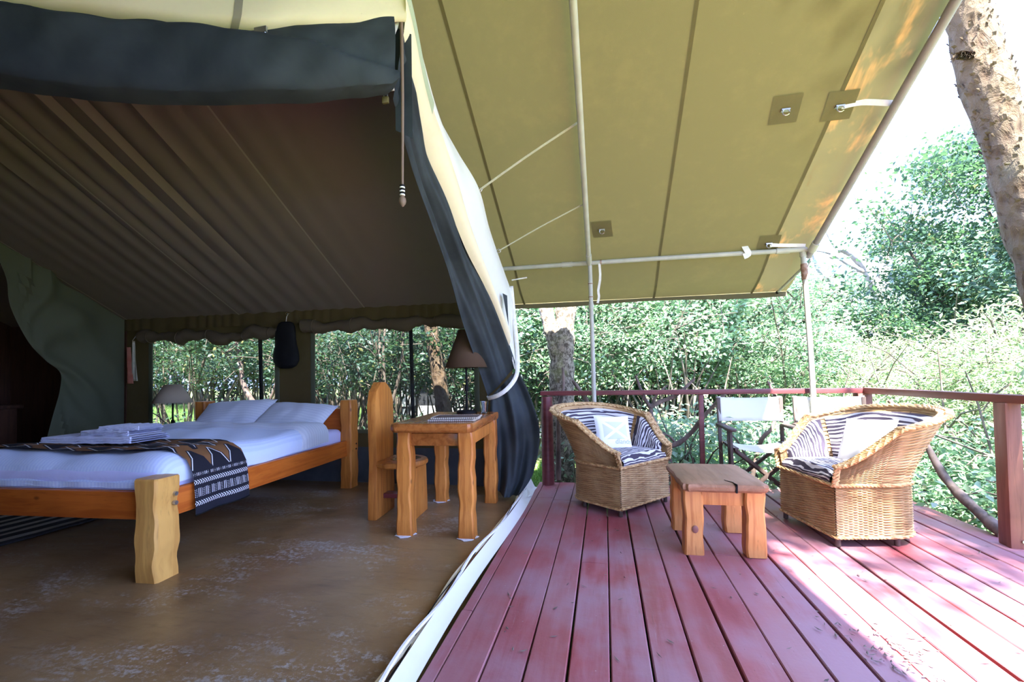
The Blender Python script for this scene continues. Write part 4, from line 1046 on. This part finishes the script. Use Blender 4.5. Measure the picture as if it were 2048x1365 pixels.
# scatter cushions
sp = thing('scatter_cushion', 'white cushion printed with a pale grey diagonal cross, in the left wicker chair', 'cushion')
pm_ = pillow_mb(.34, .34, .11, 2, 24, .004); pm_.build('cover', M['saltire'], sp)
cu = bpy.data.curves.new('lettering', 'FONT'); cu.body = 'dlands'; cu.size = .062; cu.align_x = 'RIGHT'; cu.extrude = 0
tmp = bpy.data.objects.new('lettering', cu); COL.objects.link(tmp); bpy.context.view_layer.update()
me = bpy.data.meshes.new_from_object(tmp.evaluated_get(bpy.context.evaluated_depsgraph_get())); bpy.data.objects.remove(tmp)
for v_ in me.vertices:
    x = v_.co.x + .145; y = v_.co.y - .105; a = x / .17; c = y / .17
    k = max(0, 1 - abs(a) ** 2.6) ** .55 * max(0, 1 - abs(c) ** 2.6) ** .55
    v_.co = (x, y, .055 * k + .0045)
me.materials.clear(); me.materials.append(M['print_grey'])
lo_ = bpy.data.objects.new('lettering', me); COL.objects.link(lo_); lo_.parent = sp
def put_cushion(o, chair, p, face_ang, tilt, roll=0):
    """face_ang: heading (deg, world) that the printed face looks to; tilt: lean back"""
    o.location = local_to(chair, p)
    o.rotation_euler = Matrix.Rotation(R(face_ang) + math.pi / 2, 3, 'Z').to_euler()
    mm = Matrix.Rotation(R(face_ang) + math.pi / 2, 3, 'Z') @ Matrix.Rotation(R(90 - tilt), 3, 'X') @ Matrix.Rotation(R(roll), 3, 'Z')
    o.rotation_euler = mm.to_euler()
put_cushion(sp, wc1, (.03, .055, .56), -66, 22, -3); sp.scale = (.93, .93, .93)
sp2 = thing('scatter_cushion', 'plain white cushion in the sunlit right wicker chair', 'cushion')
pillow_mb(.34, .34, .11, 6, 24, .006).build('cover', M['cushion_white'], sp2)
put_cushion(sp2, wc2, (.03, .11, .58), 205, 24, 4)
for o in (sp, sp2): o['group'] = 'scatter cushions on the wicker chairs'

# coffee table -----------------------------------------------------------
TB = (.655, 3.085, 0)
tb_ = thing('coffee_table', 'low rustic wooden coffee table with weathered live edge top', 'coffee table', TB, R(1.0))
outl = round_rect(-.235, .235, -.32, .32, .055, 5, .006, 9)
# split with a crack running in from the front edge
slab(outl, .375, .425, .020, 4, .006).build('top', M['coffeetop'], tb_, True, .6)
crk = MB()
cpts = [(.055, -.335), (.048, -.30), (.050, -.27), (.030, -.235), (.020, -.205)]
for k, ((a, c), (a2, c2)) in enumerate(zip(cpts, cpts[1:])): crk.bar((a, c, .4245), (a2, c2, .4245), .0035, .012 - .002 * k)
crk.bar((.055, -.318, .378), (.055, -.322, .424), .010, .010); crk.build('crack', M['black'], tb_, False)
for i, (x, y) in enumerate(((-.165, -.215), (.170, -.215), (-.165, .215), (.165, .210))):
    lg = place(wavy_post(.105, .095, .372, 51 + i, .0032, 14, .010, .001).build('leg', M['coffeewood'], tb_, True, .45), (x, y, 0))
    if i == 0: MB().lathe([(.018, 0), (.016, .002), (.006, .003), (0.0, .003)], 12).build('knot', M['postwood'], lg).rotation_euler = (R(90), 0, 0); lg.children[0].location = (.005, -.0505, .15); lg.children[0].scale = (1, 1.25, 1)
for y in (-.215, .21): MB().box((0, y, .325), (.25, .03, .085), bev=.006).build('apron', M['coffeewood'], tb_)
for x in (-.165, .165): MB().box((x, 0, .325), (.03, .34, .085), bev=.006).build('apron', M['coffeewood'], tb_)

# folding director chairs ---------------------------------------------------
def director(label, loc, rz, lean=0):
    t = thing('folding_chair', label, 'chair', loc, R(rz), 'folding canvas chairs by the railing')
    W, FY, BY = .25, -.21, .21
    for s_ in (-1, 1):
        MB().box((s_ * W, (FY + BY) / 2, .025), (.032, .48, .03), bev=.004).build('foot_rail', M['darkframe'], t)
        for y in (FY + .03, FY + .10): MB().bar((s_ * W, y, .03), (s_ * (W + .012), y, .585), .026, .022, bev=.003).build('arm_post', M['darkframe'], t)
        MB().bar((s_ * W, BY, .03), (s_ * (W + .006), BY + .045, .835), .030, .022, (0, 1, 0), bev=.003).build('back_post', M['darkframe'], t)
        arm = slab(round_rect(-.032, .032, -.27, .24, .025, 4), .585, .608, .008, 2, .001).build('armrest', M['darkframe'], t); arm.location = (s_ * (W + .012), 0, 0)
    for y, d in ((FY, 1), (FY + .026, -1), (BY - .03, 1), (BY - .056, -1)):
        MB().bar((-d * (W - .01), y, .035), (d * (W - .02), y, .435), .026, .030, (0, 1, 0), bev=.003).build('cross_leg', M['darkframe'], t)
    for s_ in (-1, 1): MB().box((s_ * (W - .025), 0, .44), (.028, .43, .024), bev=.003).build('seat_rail', M['darkframe'], t)
    MB().grid(lambda u, v: (lerp(-W + .005, W - .005, u), lerp(-.205, .195, v), .452 - .035 * math.sin(math.pi * u)), 12, 6).build('seat', M['canvas_seat'], t, solid=.004)
    bk = MB().grid(lambda u, v: (lerp(-W - .012, W + .012, u), BY + .016 + .028 * v + .035 * math.sin(math.pi * u), lerp(.625, .84, v) - .010 * math.sin(math.pi * u) * v), 14, 6).build('backrest', M['canvas_seat'], t, solid=.004)
    for s_ in (-1, 1): MB().tube([(s_ * (W + .002), BY + .040 + .028 * k, lerp(.622, .842, k)) for k in (0, .5, 1)], .020, 10).build('canvas_sleeve', M['canvas_seat'], t)
    return t
director('white canvas folding chair in the middle of the railing', (1.262, 4.16, 0), -1)
director('white canvas folding chair in the deck corner, partly hidden by the wicker chair', (1.87, 4.15, 0), -6)

# ================================================================== RAILING
rl = thing('deck_railing', 'red brown painted railing along the back of the deck', 'railing', (0, 4.49, 0))
MB().lathe([(.060, 0), (.059, .4), (.056, .855)], 20, (-.555, -.04, 0)).build('round_post', M['redrail'], rl)
MB().box((.80, 0, .885), (2.84, .075, .045), bev=.006).build('top_rail', M['redrail'], rl)
MB().box((.875, .0, .43), (.042, .042, .87), bev=.004).build('baluster', M['redrail'], rl)
MB().box((2.20, .0, .43), (.11, .09, .86), bev=.006).build('post', M['postwood'], rl)
rr_ = thing('deck_railing', 'dark brown railing along the right side of the deck', 'railing', (2.25, 3.2, 0))
MB().bar((-.02, 1.26, .885), (.13, -.20, .872), .05, .085, (1, 0, 0), bev=.006).build('top_rail', M['brownrail'], rr_)
MB().bar((.13, -.205, .872), (.25, -1.9, .865), .05, .085, (1, 0, 0), bev=.006).build('top_rail', M['brownrail'], rr_)
MB().box((.10, .05, .425), (.075, .105, .85), Matrix.Rotation(R(-6), 3, 'Z'), bev=.006).build('post', M['postwood'], rr_)
MB().box((.22, -1.6, .425), (.075, .105, .85), bev=.006).build('post', M['postwood'], rr_)
MB().tube([(.112, -.006, .045), (.112, -.012, .045)], .008, 8).build('bolt', M['steel'], rr_)
def branch(label, segs, r0):
    t = thing('driftwood_branch', label, 'branch', segs[0][0])
    o = Vector(segs[0][0])
    for i, s_ in enumerate(segs):
        P = spline(s_, 14); rad = [max(.005, r0[i] * (1 - .5 * k / 14) * (1 + .12 * math.sin(k * 1.7 + i))) for k in range(15)]
        MB().tube([p - o for p in P], rad, 9).build('limb' if i else 'stem', M['branch'], t)
    return t
branch('forked grey branch fixed in the railing behind the left wicker chair', [[(.62, 4.57, .02), (.58, 4.57, .28), (.50, 4.56, .50), (.44, 4.56, .66), (.43, 4.56, .74)], [(.43, 4.56, .74), (.37, 4.56, .84), (.34, 4.57, .93), (.30, 4.57, 1.05)], [(.43, 4.56, .74), (.52, 4.57, .79), (.65, 4.57, .84), (.76, 4.57, .93), (.84, 4.57, 1.01)], [(.45, 4.57, .76), (.50, 4.6, .86), (.60, 4.6, .95)]], [.034, .022, .024, .016])
branch('curved grey branch fixed in the railing behind the thin baluster', [[(.30, 4.60, .24), (.50, 4.58, .36), (.66, 4.57, .385), (.80, 4.57, .50), (.92, 4.57, .66), (1.05, 4.57, .80), (1.12, 4.58, .88)], [(.66, 4.57, .385), (.60, 4.59, .46), (.52, 4.6, .48)]], [.030, .014])
branch('short twisted grey branch stub beside the round railing post', [[(-.47, 4.57, .02), (-.46, 4.57, .45), (-.45, 4.57, .72), (-.40, 4.57, .95), (-.405, 4.57, 1.14)]], [.028])
branch('slanting cut grey branch stub behind the left upright pole', [[(-.10, 4.58, .05), (-.15, 4.57, .70), (-.22, 4.57, .88), (-.31, 4.57, 1.01)]], [.030])
branch('thin upright branch behind the middle folding chair', [[(1.30, 4.57, .02), (1.40, 4.57, .42), (1.50, 4.57, .55), (1.545, 4.57, .78), (1.475, 4.57, .97)]], [.022])
branch('dark slanting branch brace beside the right railing post', [[(2.42, 3.40, .02), (2.42, 3.62, .11), (2.42, 3.80, .20), (2.42, 3.93, .30), (2.40, 4.12, .56), (2.33, 4.35, .80)]], [.038])

# ================================================================== PLANTS
def foliage_mesh(name, mat, n, centers, csize, leaf, rng_, up=.5, aspect=.55, droop=0.0):
    """n leaves around cluster centres; every leaf two folded triangles"""
    r = np.random.RandomState(rng_)
    C_ = np.array(centers); idx = r.randint(0, len(C_), n)
    cn = r.normal(0, 1, (len(C_), 3)); cn[:, 2] = np.abs(cn[:, 2]) * .8
    pos = C_[idx, :3] + r.normal(0, 1, (n, 3)) * (C_[idx, 3:4] * csize) * np.array([1, 1, .6])
    L = leaf * r.uniform(.6, 1.25, n); W = L * aspect * r.uniform(.8, 1.2, n)
    d = r.normal(0, 1, (n, 3)); d[:, 2] = d[:, 2] * .6 - droop; d /= np.linalg.norm(d, axis=1)[:, None]
    nn = r.normal(0, 1, (n, 3)); nn[:, 2] = np.abs(nn[:, 2]) + up; nn += cn[idx] * 1.1
    nn -= (nn * d).sum(1)[:, None] * d; nn /= np.linalg.norm(nn, axis=1)[:, None]
    s_ = np.cross(d, nn)
    V = np.empty((n, 4, 3)); V[:, 0] = pos; V[:, 2] = pos + d * L[:, None]
    mid = pos + d * (L * .45)[:, None] + nn * (L * .10)[:, None]
    V[:, 1] = mid + s_ * (W / 2)[:, None]; V[:, 3] = mid - s_ * (W / 2)[:, None]
    b_ = (np.arange(n) * 4)[:, None]
    Fi = np.concatenate([b_ + np.array([[0, 1, 2]]), b_ + np.array([[0, 2, 3]])], 1).reshape(-1)
    me = bpy.data.meshes.new(name)
    me.vertices.add(n * 4); me.vertices.foreach_set('co', V.astype(np.float32).ravel())
    me.loops.add(n * 6); me.loops.foreach_set('vertex_index', Fi.astype(np.int32))
    me.polygons.add(n * 2); me.polygons.foreach_set('loop_start', (np.arange(n * 2) * 3).astype(np.int32)); me.polygons.foreach_set('loop_total', np.full(n * 2, 3, np.int32))
    me.materials.append(mat); me.update(); me.validate()
    return me
def blob_centers(seed, n, rx, ry, rz, zc, shell_=.55, cs=(.14, .30)):
    r = random.Random(seed); out = []
    while len(out) < n:
        p = Vector((r.uniform(-1, 1), r.uniform(-1, 1), r.uniform(-1, 1)))
        if shell_ < p.length < 1: out.append((p.x * rx, p.y * ry, zc + p.z * rz, r.uniform(*cs)))
    return out
def stem_mesh(name, mat, seed, centers, base_r, n_stems, spread, twigs, n=5):
    r = random.Random(seed); mb = MB()
    for k in range(n_stems):
        a = r.uniform(0, 6.28); p = Vector((math.cos(a) * spread * r.random(), math.sin(a) * spread * r.random(), -.3))
        c = Vector(r.choice(centers)[:3]); m1 = p.lerp(c, .45) + Vector((r.uniform(-.15, .15), r.uniform(-.15, .15), .2)); P = spline([p, m1, c], 6)
        mb.tube(P, [base_r * (1 - .8 * i / 6) * r.uniform(.8, 1.1) for i in range(7)], n)
    for k in range(twigs):
        c = Vector(r.choice(centers)[:3]); e = c + Vector((r.gauss(0, .35), r.gauss(0, .35), r.gauss(.05, .3))); mb.tube([c, c.lerp(e, .5) + Vector((0, 0, .05)), e], [.008, .006, .003], 4)
    return mb.mesh(name, mat)
PROTO = {}

def proto(key, mat, n, cen, csize, leaf, seed, stems, **kw):
    PROTO[key] = (foliage_mesh('foliage', M[mat], n, cen, csize, leaf, seed, **kw), stem_mesh('stems', M['twig'], seed, cen, *stems))
cb = blob_centers(1, 70, 1.2, 1.0, 1.0, 1.15, .35)
proto('broad', 'leaf_bright', 13000, cb, .72, .068, 1, (.022, 16, .35, 90))
cb = blob_centers(2, 75, 1.2, 1.0, 1.05, 1.3, .3)
proto('dark', 'leaf_dark', 13000, cb, .72, .075, 2, (.026, 14, .3, 110))
cb = blob_centers(3, 90, 1.25, 1.1, .8, .75, .3, (.12, .24))
proto('fine', 'leaf_fine', 17000, cb, 1.0, .055, 3, (.014, 22, .4, 120), aspect=.34, up=1.4)
cb = blob_centers(4, 110, 2.4, 2.2, 1.8, 3.4, .45, (.22, .45))
proto('crown', 'leaf_dark', 38000, cb, .72, .085, 4, (.07, 11, .3, 160), droop=.3)
cb = blob_centers(5, 110, 2.4, 2.2, 1.9, 3.4, .4, (.24, .5))
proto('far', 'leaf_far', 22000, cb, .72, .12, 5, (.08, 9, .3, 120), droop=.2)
cb = blob_centers(6, 40, .75, .7, .38, .30, .2, (.10, .2))
proto('low', 'leaf_bright', 6000, cb, 1.0, .060, 6, (.008, 14, .3, 40), aspect=.42)
cb = blob_centers(7, 70, 1.25, 1.0, .85, 2.05, .25, (.14, .28))
proto('tall', 'leaf_dark', 6500, cb, .72, .075, 7, (.024, 22, .45, 170))
cb = blob_centers(8, 80, 1.3, 1.0, .95, 2.0, .25, (.14, .28))
proto('tallbright', 'leaf_bright', 11000, cb, .72, .066, 8, (.024, 20, .45, 170))
def plant(key, label, x, y, z=None, sc=1.0, rz=0.0, cat='bush', name='leafy_bush', group=None, sz=None, mat=None):
    t = thing(name, label, cat, (x, y, ground_z(x, y) if z is None else z), R(rz), group)
    t.scale = (sc, sc, sz or sc)
    for nm, me in zip(('foliage', 'stems'), PROTO[key]):
        o = bpy.data.objects.new(nm, me); COL.objects.link(o); o.parent = t
        if mat and nm == 'foliage': o.material_slots[0].link = 'OBJECT'; o.material_slots[0].material = M[mat]
    return t
T = 'tree'
# directly behind the back railing
plant('tallbright', 'bright leafy bush right behind the forked railing branch', .85, 7.2, sc=1.1, rz=20)
plant('tallbright', 'bright leafy bush behind the middle of the back railing', 2.3, 8.0, sc=1.15, rz=110, sz=1.05)
plant('tallbright', 'leafy bush between the trunk and the left upright pole', -.2, 7.1, sc=1.05, rz=200)
plant('dark', 'dark leafy bush behind the speckled tree trunk', -1.5, 7.4, sc=1.25, rz=60)
plant('broad', 'sunlit leafy bush left of the right upright pole', 3.6, 9.6, sc=1.1, rz=300)
plant('dark', 'tall dark leafy tree showing just below the awning edge', 3.0, 11.0, sc=1.8, rz=30, cat=T, name='leafy_tree')
plant('tallbright', 'tall bright leafy bush below the awning between the two uprights', 1.5, 9.4, sc=1.5, rz=75)
plant('dark', 'leafy bush further back behind the left upright pole', .2, 9.4, sc=1.7, rz=140)
# to the right
plant('crown', 'large dark green tree filling the upper right beside the leaning trunk', 7.9, 9.6, sc=1.15, rz=10, cat=T, name='leafy_tree', sz=1.2)
plant('crown', 'dark green tree leaning in at the right edge above the railing', 9.6, 8.6, sc=1.15, rz=120, cat=T, name='leafy_tree', sz=1.5)
plant('crown', 'drooping dark green tree behind the deck corner', 6.0, 10.6, z=-1.2, sc=.80, rz=220, cat=T, name='leafy_tree')
plant('fine', 'feathery pale green shrub beyond the right railing post', 4.9, 5.6, sc=1.35, rz=0)
plant('fine', 'feathery pale green shrub behind the right wicker chair', 3.9, 6.6, sc=1.15, rz=80)
plant('fine', 'feathery pale green shrub high at the right edge of the view', 6.3, 6.4, sc=1.5, rz=160, sz=1.75)
plant('fine', 'round pale green shrub beyond the deck corner', 3.6, 8.6, sc=1.25, rz=230, mat='leaf_bright')
plant('fine', 'wide feathery shrub below the dark tree at the right', 5.4, 7.9, sc=1.5, rz=300, sz=1.6)
for i, (x, y, lab) in enumerate(((3.25, 4.4, 'low leafy plant against the right edge of the deck'), (3.9, 3.6, 'low leafy plant outside the right railing post'), (3.2, 5.4, 'low leafy plant below the deck corner'), (4.2, 4.6, 'low spreading plant farther out from the right railing'), (2.5, 6.0, 'low leafy plant behind the corner folding chair'), (1.2, 5.5, 'low leafy plant behind the middle folding chair'), (.3, 5.6, 'low leafy plant under the forked railing branch'), (5.2, 4.0, 'low leafy plant at the far right edge of the view'))):
    plant('low', lab, x, y, sc=1.25 + .1 * (i % 3), rz=i * 47, cat='plant', name='low_plant')
# seen through the windows
plant('tall', 'dark leafy shrub outside the left window behind the lamp', -7.9, 7.2, sc=1.05, rz=15)
plant('tall', 'dark leafy shrub outside the middle of the left window', -6.4, 7.8, sc=1.1, rz=75)
plant('tall', 'dark leafy shrub outside the right end of the left window', -5.0, 8.6, sc=1.15, rz=135)
plant('tall', 'many stemmed leafy shrub outside the right window behind the bed post', -4.2, 6.9, sc=.95, rz=195)
plant('tall', 'leafy shrub outside the right window behind the desk chair', -3.2, 6.7, sc=.95, rz=255)
plant('tall', 'leafy shrub outside the right window behind the desk lamp', -2.1, 6.5, sc=.95, rz=310)
plant('tallbright', 'brighter leafy shrub well behind the right window', -6.3, 12.5, sc=1.5, rz=35, mat='leaf_dark')
plant('low', 'low plant outside the lower corner of the left window', -6.6, 5.7, sc=1.2, rz=10, cat='plant', name='low_plant', mat='leaf_dark')
plant('low', 'low plant outside the right window under the desk lamp', -2.5, 5.75, sc=1.15, rz=100, cat='plant', name='low_plant', mat='leaf_dark')
for i, (x, y, s_) in enumerate(((-24, 20, 2.5), (-19, 20.5, 2.4), (-14.5, 19.5, 2.3), (-10.5, 20, 2.4), (-7, 18.5, 2.2), (-3.2, 15.5, 2.0))):
    plant('dark', 'dense dark bush along the far edge of the sunlit lawn', x, y, z=-.4, sc=s_, rz=i * 57, group='bushes along the far edge of the lawn')
# distant trees
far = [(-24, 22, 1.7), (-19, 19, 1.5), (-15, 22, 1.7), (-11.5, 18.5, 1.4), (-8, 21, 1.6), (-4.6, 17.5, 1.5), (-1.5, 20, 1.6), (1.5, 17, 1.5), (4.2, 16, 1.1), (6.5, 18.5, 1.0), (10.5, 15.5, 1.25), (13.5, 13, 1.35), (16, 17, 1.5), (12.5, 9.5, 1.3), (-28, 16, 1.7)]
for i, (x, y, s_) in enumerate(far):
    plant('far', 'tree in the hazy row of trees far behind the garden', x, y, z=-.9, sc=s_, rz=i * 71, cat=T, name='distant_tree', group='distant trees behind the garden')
# trunks ---------------------------------------------------------------
def trunk(label, limbs, mat, flakes=0, name='tree_trunk'):
    o = Vector(limbs[0][0][0]); t = thing(name, label, 'tree', o)
    for i, (pts, rad) in enumerate(limbs):
        n = 40; P = spline(pts, n); mb = MB(); rr = random.Random(i)
        rd = [lerp(rad[0], rad[1], k / n) * (1 + .05 * math.sin(k * .9 + i) + .04 * math.sin(k * 2.3)) for k in range(n + 1)]
        mb.tube([p - o for p in P], rd, 22)
        mb.v = [tuple(Vector(v_) + Vector((rr.uniform(-1, 1), rr.uniform(-1, 1), rr.uniform(-1, 1))) * rad[0] * .05) for v_ in mb.v]
        b_ = mb.build('bole' if i == 0 else 'limb', M[mat], t)
        if flakes and i < 2:
            fl = MB()
            for _ in range(flakes):
                k = rr.randrange(1, n - 1); p = P[k].lerp(P[k + 1], rr.random()) - o; tn = (P[k + 1] - P[k]).normalized(); a = tn.cross(Vector((0, 1, 0))).normalized(); c = tn.cross(a); w = rr.uniform(0, 6.28)
                nr = a * math.cos(w) + c * math.sin(w); sd = nr.cross(tn); q = p + nr * rd[k] * .985; sz = rr.uniform(.010, .032); ln = rr.uniform(.015, .05)
                fl.add([q - sd * sz * .5, q + sd * sz * .5, q + sd * sz * .4 + tn * ln + nr * rr.uniform(.004, .022), q - sd * sz * .4 + tn * ln * rr.uniform(.6, 1) + nr * rr.uniform(.004, .022)], [(0, 1, 2, 3)])
            fo = fl.build('bark_flakes', M[mat], b_, False); fo['kind'] = 'stuff'
    return t
lean_tree = trunk('thick leaning tree trunk with flaky bark at the upper right', [([(3.75, 4.2, -.6), (3.45, 4.1, .6), (3.22, 4.03, 1.6), (3.02, 4.0, 2.5), (2.86, 4.0, 3.2), (2.74, 4.0, 3.85), (2.62, 4.0, 4.8), (2.6, 4.0, 6.2)], (.165, .125)), ([(2.80, 3.98, 3.46), (2.72, 3.93, 3.38), (2.62, 3.88, 3.36)], (.012, .008)), ([(2.6, 4, 6.1), (2.2, 3.6, 7.4), (1.6, 3.2, 8.6)], (.10, .05)), ([(2.6, 4, 6.0), (3.2, 4.4, 7.3), (3.6, 4.8, 8.6)], (.09, .05))], 'bark', 900)
cs_ = [(3.55 + dx, -.75 + dy, 7.1 + dz, c_) for dx, dy, dz, c_ in blob_centers(12, 40, 1.9, 1.0, .8, 0, .0, (.16, .30))] + [(3.0 + dx, 5.0 + dy, 8.4 + dz, c_) for dx, dy, dz, c_ in blob_centers(13, 40, 1.8, 1.6, .8, 0, .2, (.2, .35))]
fo_ = bpy.data.objects.new('foliage', foliage_mesh('foliage', M['leaf_dark'], 7500, [(a - lean_tree.location.x, c - lean_tree.location.y, e - lean_tree.location.z, g_) for a, c, e, g_ in cs_], 1.0, .12, 14)); COL.objects.link(fo_); fo_.parent = lean_tree
MB().tube([Vector(p) - lean_tree.location for p in spline([(2.6, 4, 6.1), (2.85, 2.6, 6.7), (3.3, 1.0, 6.95), (3.7, -.4, 7.1)], 14)], [lerp(.09, .03, i / 14) for i in range(15)], 10).build('limb', M['bark'], lean_tree)
trunk('speckled pale tree trunk forking just beyond the round railing post', [([(-.50, 5.25, -.5), (-.49, 5.25, .3), (-.48, 5.25, .9), (-.46, 5.25, 1.35), (-.43, 5.26, 1.7), (-.37, 5.28, 2.1), (-.30, 5.3, 2.8)], (.165, .095)), ([(-.48, 5.24, 1.10), (-.55, 5.24, 1.45), (-.63, 5.25, 1.75), (-.68, 5.27, 2.1), (-.75, 5.3, 2.8)], (.10, .06))], 'bark2', 0)
trunk('brown tree trunk outside the right window behind the desk', [([(-1.95, 5.6, -.4), (-2.0, 5.6, .3), (-2.08, 5.6, .9), (-2.2, 5.65, 1.6), (-2.4, 5.7, 2.6)], (.105, .08))], 'bark', 150)
trunk('many stemmed slender pale shrub trunk outside the right window', [([(-3.0, 5.9, -.3), (-3.0, 5.9, .45), (-2.95, 5.9, .8)], (.05, .035)), ([(-3.0, 5.9, .4), (-3.08, 5.9, 1.0), (-3.1, 5.95, 2.2)], (.03, .018)), ([(-2.96, 5.9, .6), (-2.82, 5.9, 1.0), (-2.75, 5.9, 1.4), (-2.72, 5.95, 2.2)], (.026, .014)), ([(-3.0, 5.9, .8), (-3.0, 5.85, 1.5), (-2.92, 5.9, 2.3)], (.022, .012))], 'twig')
trunk('dark twin tree trunks outside the left window', [([(-5.25, 7.0, -.3), (-5.2, 7.0, .6), (-5.25, 7.0, 1.4), (-5.15, 7, 2.8)], (.10, .075)), ([(-5.0, 7.1, -.3), (-4.95, 7.1, .8), (-4.85, 7.1, 2.8)], (.075, .05)), ([(-5.75, 6.9, -.3), (-5.85, 6.9, .4), (-6.2, 6.9, 1.0), (-6.3, 6.9, 1.6), (-6.6, 6.9, 2.6)], (.055, .03)), ([(-5.85, 6.9, .4), (-5.6, 6.9, .9), (-5.4, 6.85, 1.4)], (.035, .015))], 'branch')
# bare grey branches against the sky
trunk('pale grey tree with crooked bare branches against the white sky', [([(8.0, 14.6, -.6), (7.8, 14.5, .8), (7.65, 14.5, 1.6), (7.7, 14.5, 3.0), (7.76, 14.5, 4.2), (7.9, 14.5, 5.8), (8.15, 14.5, 6.9)], (.24, .04)), ([(7.7, 14.5, 2.9), (7.35, 14.5, 3.9), (6.92, 14.5, 4.44), (6.61, 14.5, 4.53), (6.45, 14.5, 4.3)], (.15, .07)), ([(7.36, 14.5, 3.8), (6.91, 14.5, 4.08), (6.42, 14.5, 4.45), (5.85, 14.5, 4.6)], (.07, .03)), ([(7.65, 14.5, 1.5), (7.1, 14.5, 2.5), (6.76, 14.5, 3.1), (6.46, 14.5, 3.6), (6.15, 14.5, 4.0), (6.0, 14.5, 4.5)], (.17, .07)), ([(6.92, 14.5, 4.4), (7.2, 14.5, 5.4), (7.0, 14.5, 6.4)], (.04, .012)), ([(6.6, 14.5, 4.5), (6.3, 14.5, 5.3), (6.5, 14.5, 6.2)], (.035, .012))], 'greybranch', name='bare_tree')

# grass blades nobody could count
def grass(name, label, n, x0, x1, y0, y1, hgt, seed):
    r = np.random.RandomState(seed); x = r.uniform(x0, x1, n); y = r.uniform(y0, y1, n)
    z = np.array([ground_z(a, c) for a, c in zip(x, y)]) - .01
    a = r.uniform(0, 6.28, n); h = hgt * r.uniform(.5, 1.2, n); w = hgt * .09
    V = np.empty((n, 3, 3)); V[:, 0] = np.stack([x - np.cos(a) * w, y - np.sin(a) * w, z], 1); V[:, 1] = np.stack([x + np.cos(a) * w, y + np.sin(a) * w, z], 1)
    V[:, 2] = np.stack([x + r.normal(0, .45, n) * h, y + r.normal(0, .45, n) * h, z + h], 1)
    me = bpy.data.meshes.new(name); me.vertices.add(n * 3); me.vertices.foreach_set('co', V.astype(np.float32).ravel())
    me.loops.add(n * 3); me.loops.foreach_set('vertex_index', np.arange(n * 3).astype(np.int32)); me.polygons.add(n)
    me.polygons.foreach_set('loop_start', (np.arange(n) * 3).astype(np.int32)); me.polygons.foreach_set('loop_total', np.full(n, 3, np.int32))
    me.materials.append(M['grass']); me.update(); o = bpy.data.objects.new(name, me); COL.objects.link(o); return tag(o, label, 'grass', kind='stuff')
grass('grass', 'short sunlit lawn grass seen through the tent windows', 90000, -22, -1.5, 8, 20, .13, 1)
grass('grass', 'short grass and weeds around the raised deck', 60000, -1, 8, 4.7, 10, .10, 2)

# neighbouring cabin glimpsed between the bushes
cb_ = thing('neighbour_cabin', 'pale plastered cabin glimpsed through the bushes behind the desk', 'cabin', (-2.9, 10.2, -.3))
MB().box((0, 0, .35), (3.6, .3, .7)).build('plinth', M['plaster'], cb_, False)
for x in (-1.7, -.35, 1.0, 1.7): MB().box((x, 0, 1.6), (.22, .3, 1.9)).build('pillar', M['plaster'], cb_, False)
MB().box((0, .5, 1.6), (3.5, .1, 1.9)).build('dark_opening', M['darkopening'], cb_, False)
MB().box((0, .1, 2.65), (4.0, 1.2, .2), bev=.02).build('roof', M['postwood'], cb_, False)

# dry leaf bits on the deck: too many and too small to count
lb = MB(); rq = random.Random(21)
for _ in range(260):
    x = rq.uniform(-.5, 2.4); y = rq.uniform(1.2, 4.4); a = rq.uniform(0, 6.28); l_ = rq.uniform(.006, .022); w_ = rq.uniform(.002, .006)
    if rq.random() < .35: x, y = rq.gauss(1.05, .09), rq.gauss(2.0, .10)
    d_ = Vector((math.cos(a), math.sin(a), 0)); n_ = Vector((-math.sin(a), math.cos(a), 0)); p = Vector((x, y, .004))
    lb.add([p - d_ * l_, p + n_ * w_, p + d_ * l_ + Vector((0, 0, .004)), p - n_ * w_], [(0, 1, 2, 3)])
tag(lb.build('leaf_litter', M['branch'], None, False), 'tiny dry leaf and twig bits scattered over the deck planks', 'leaf litter', kind='stuff')
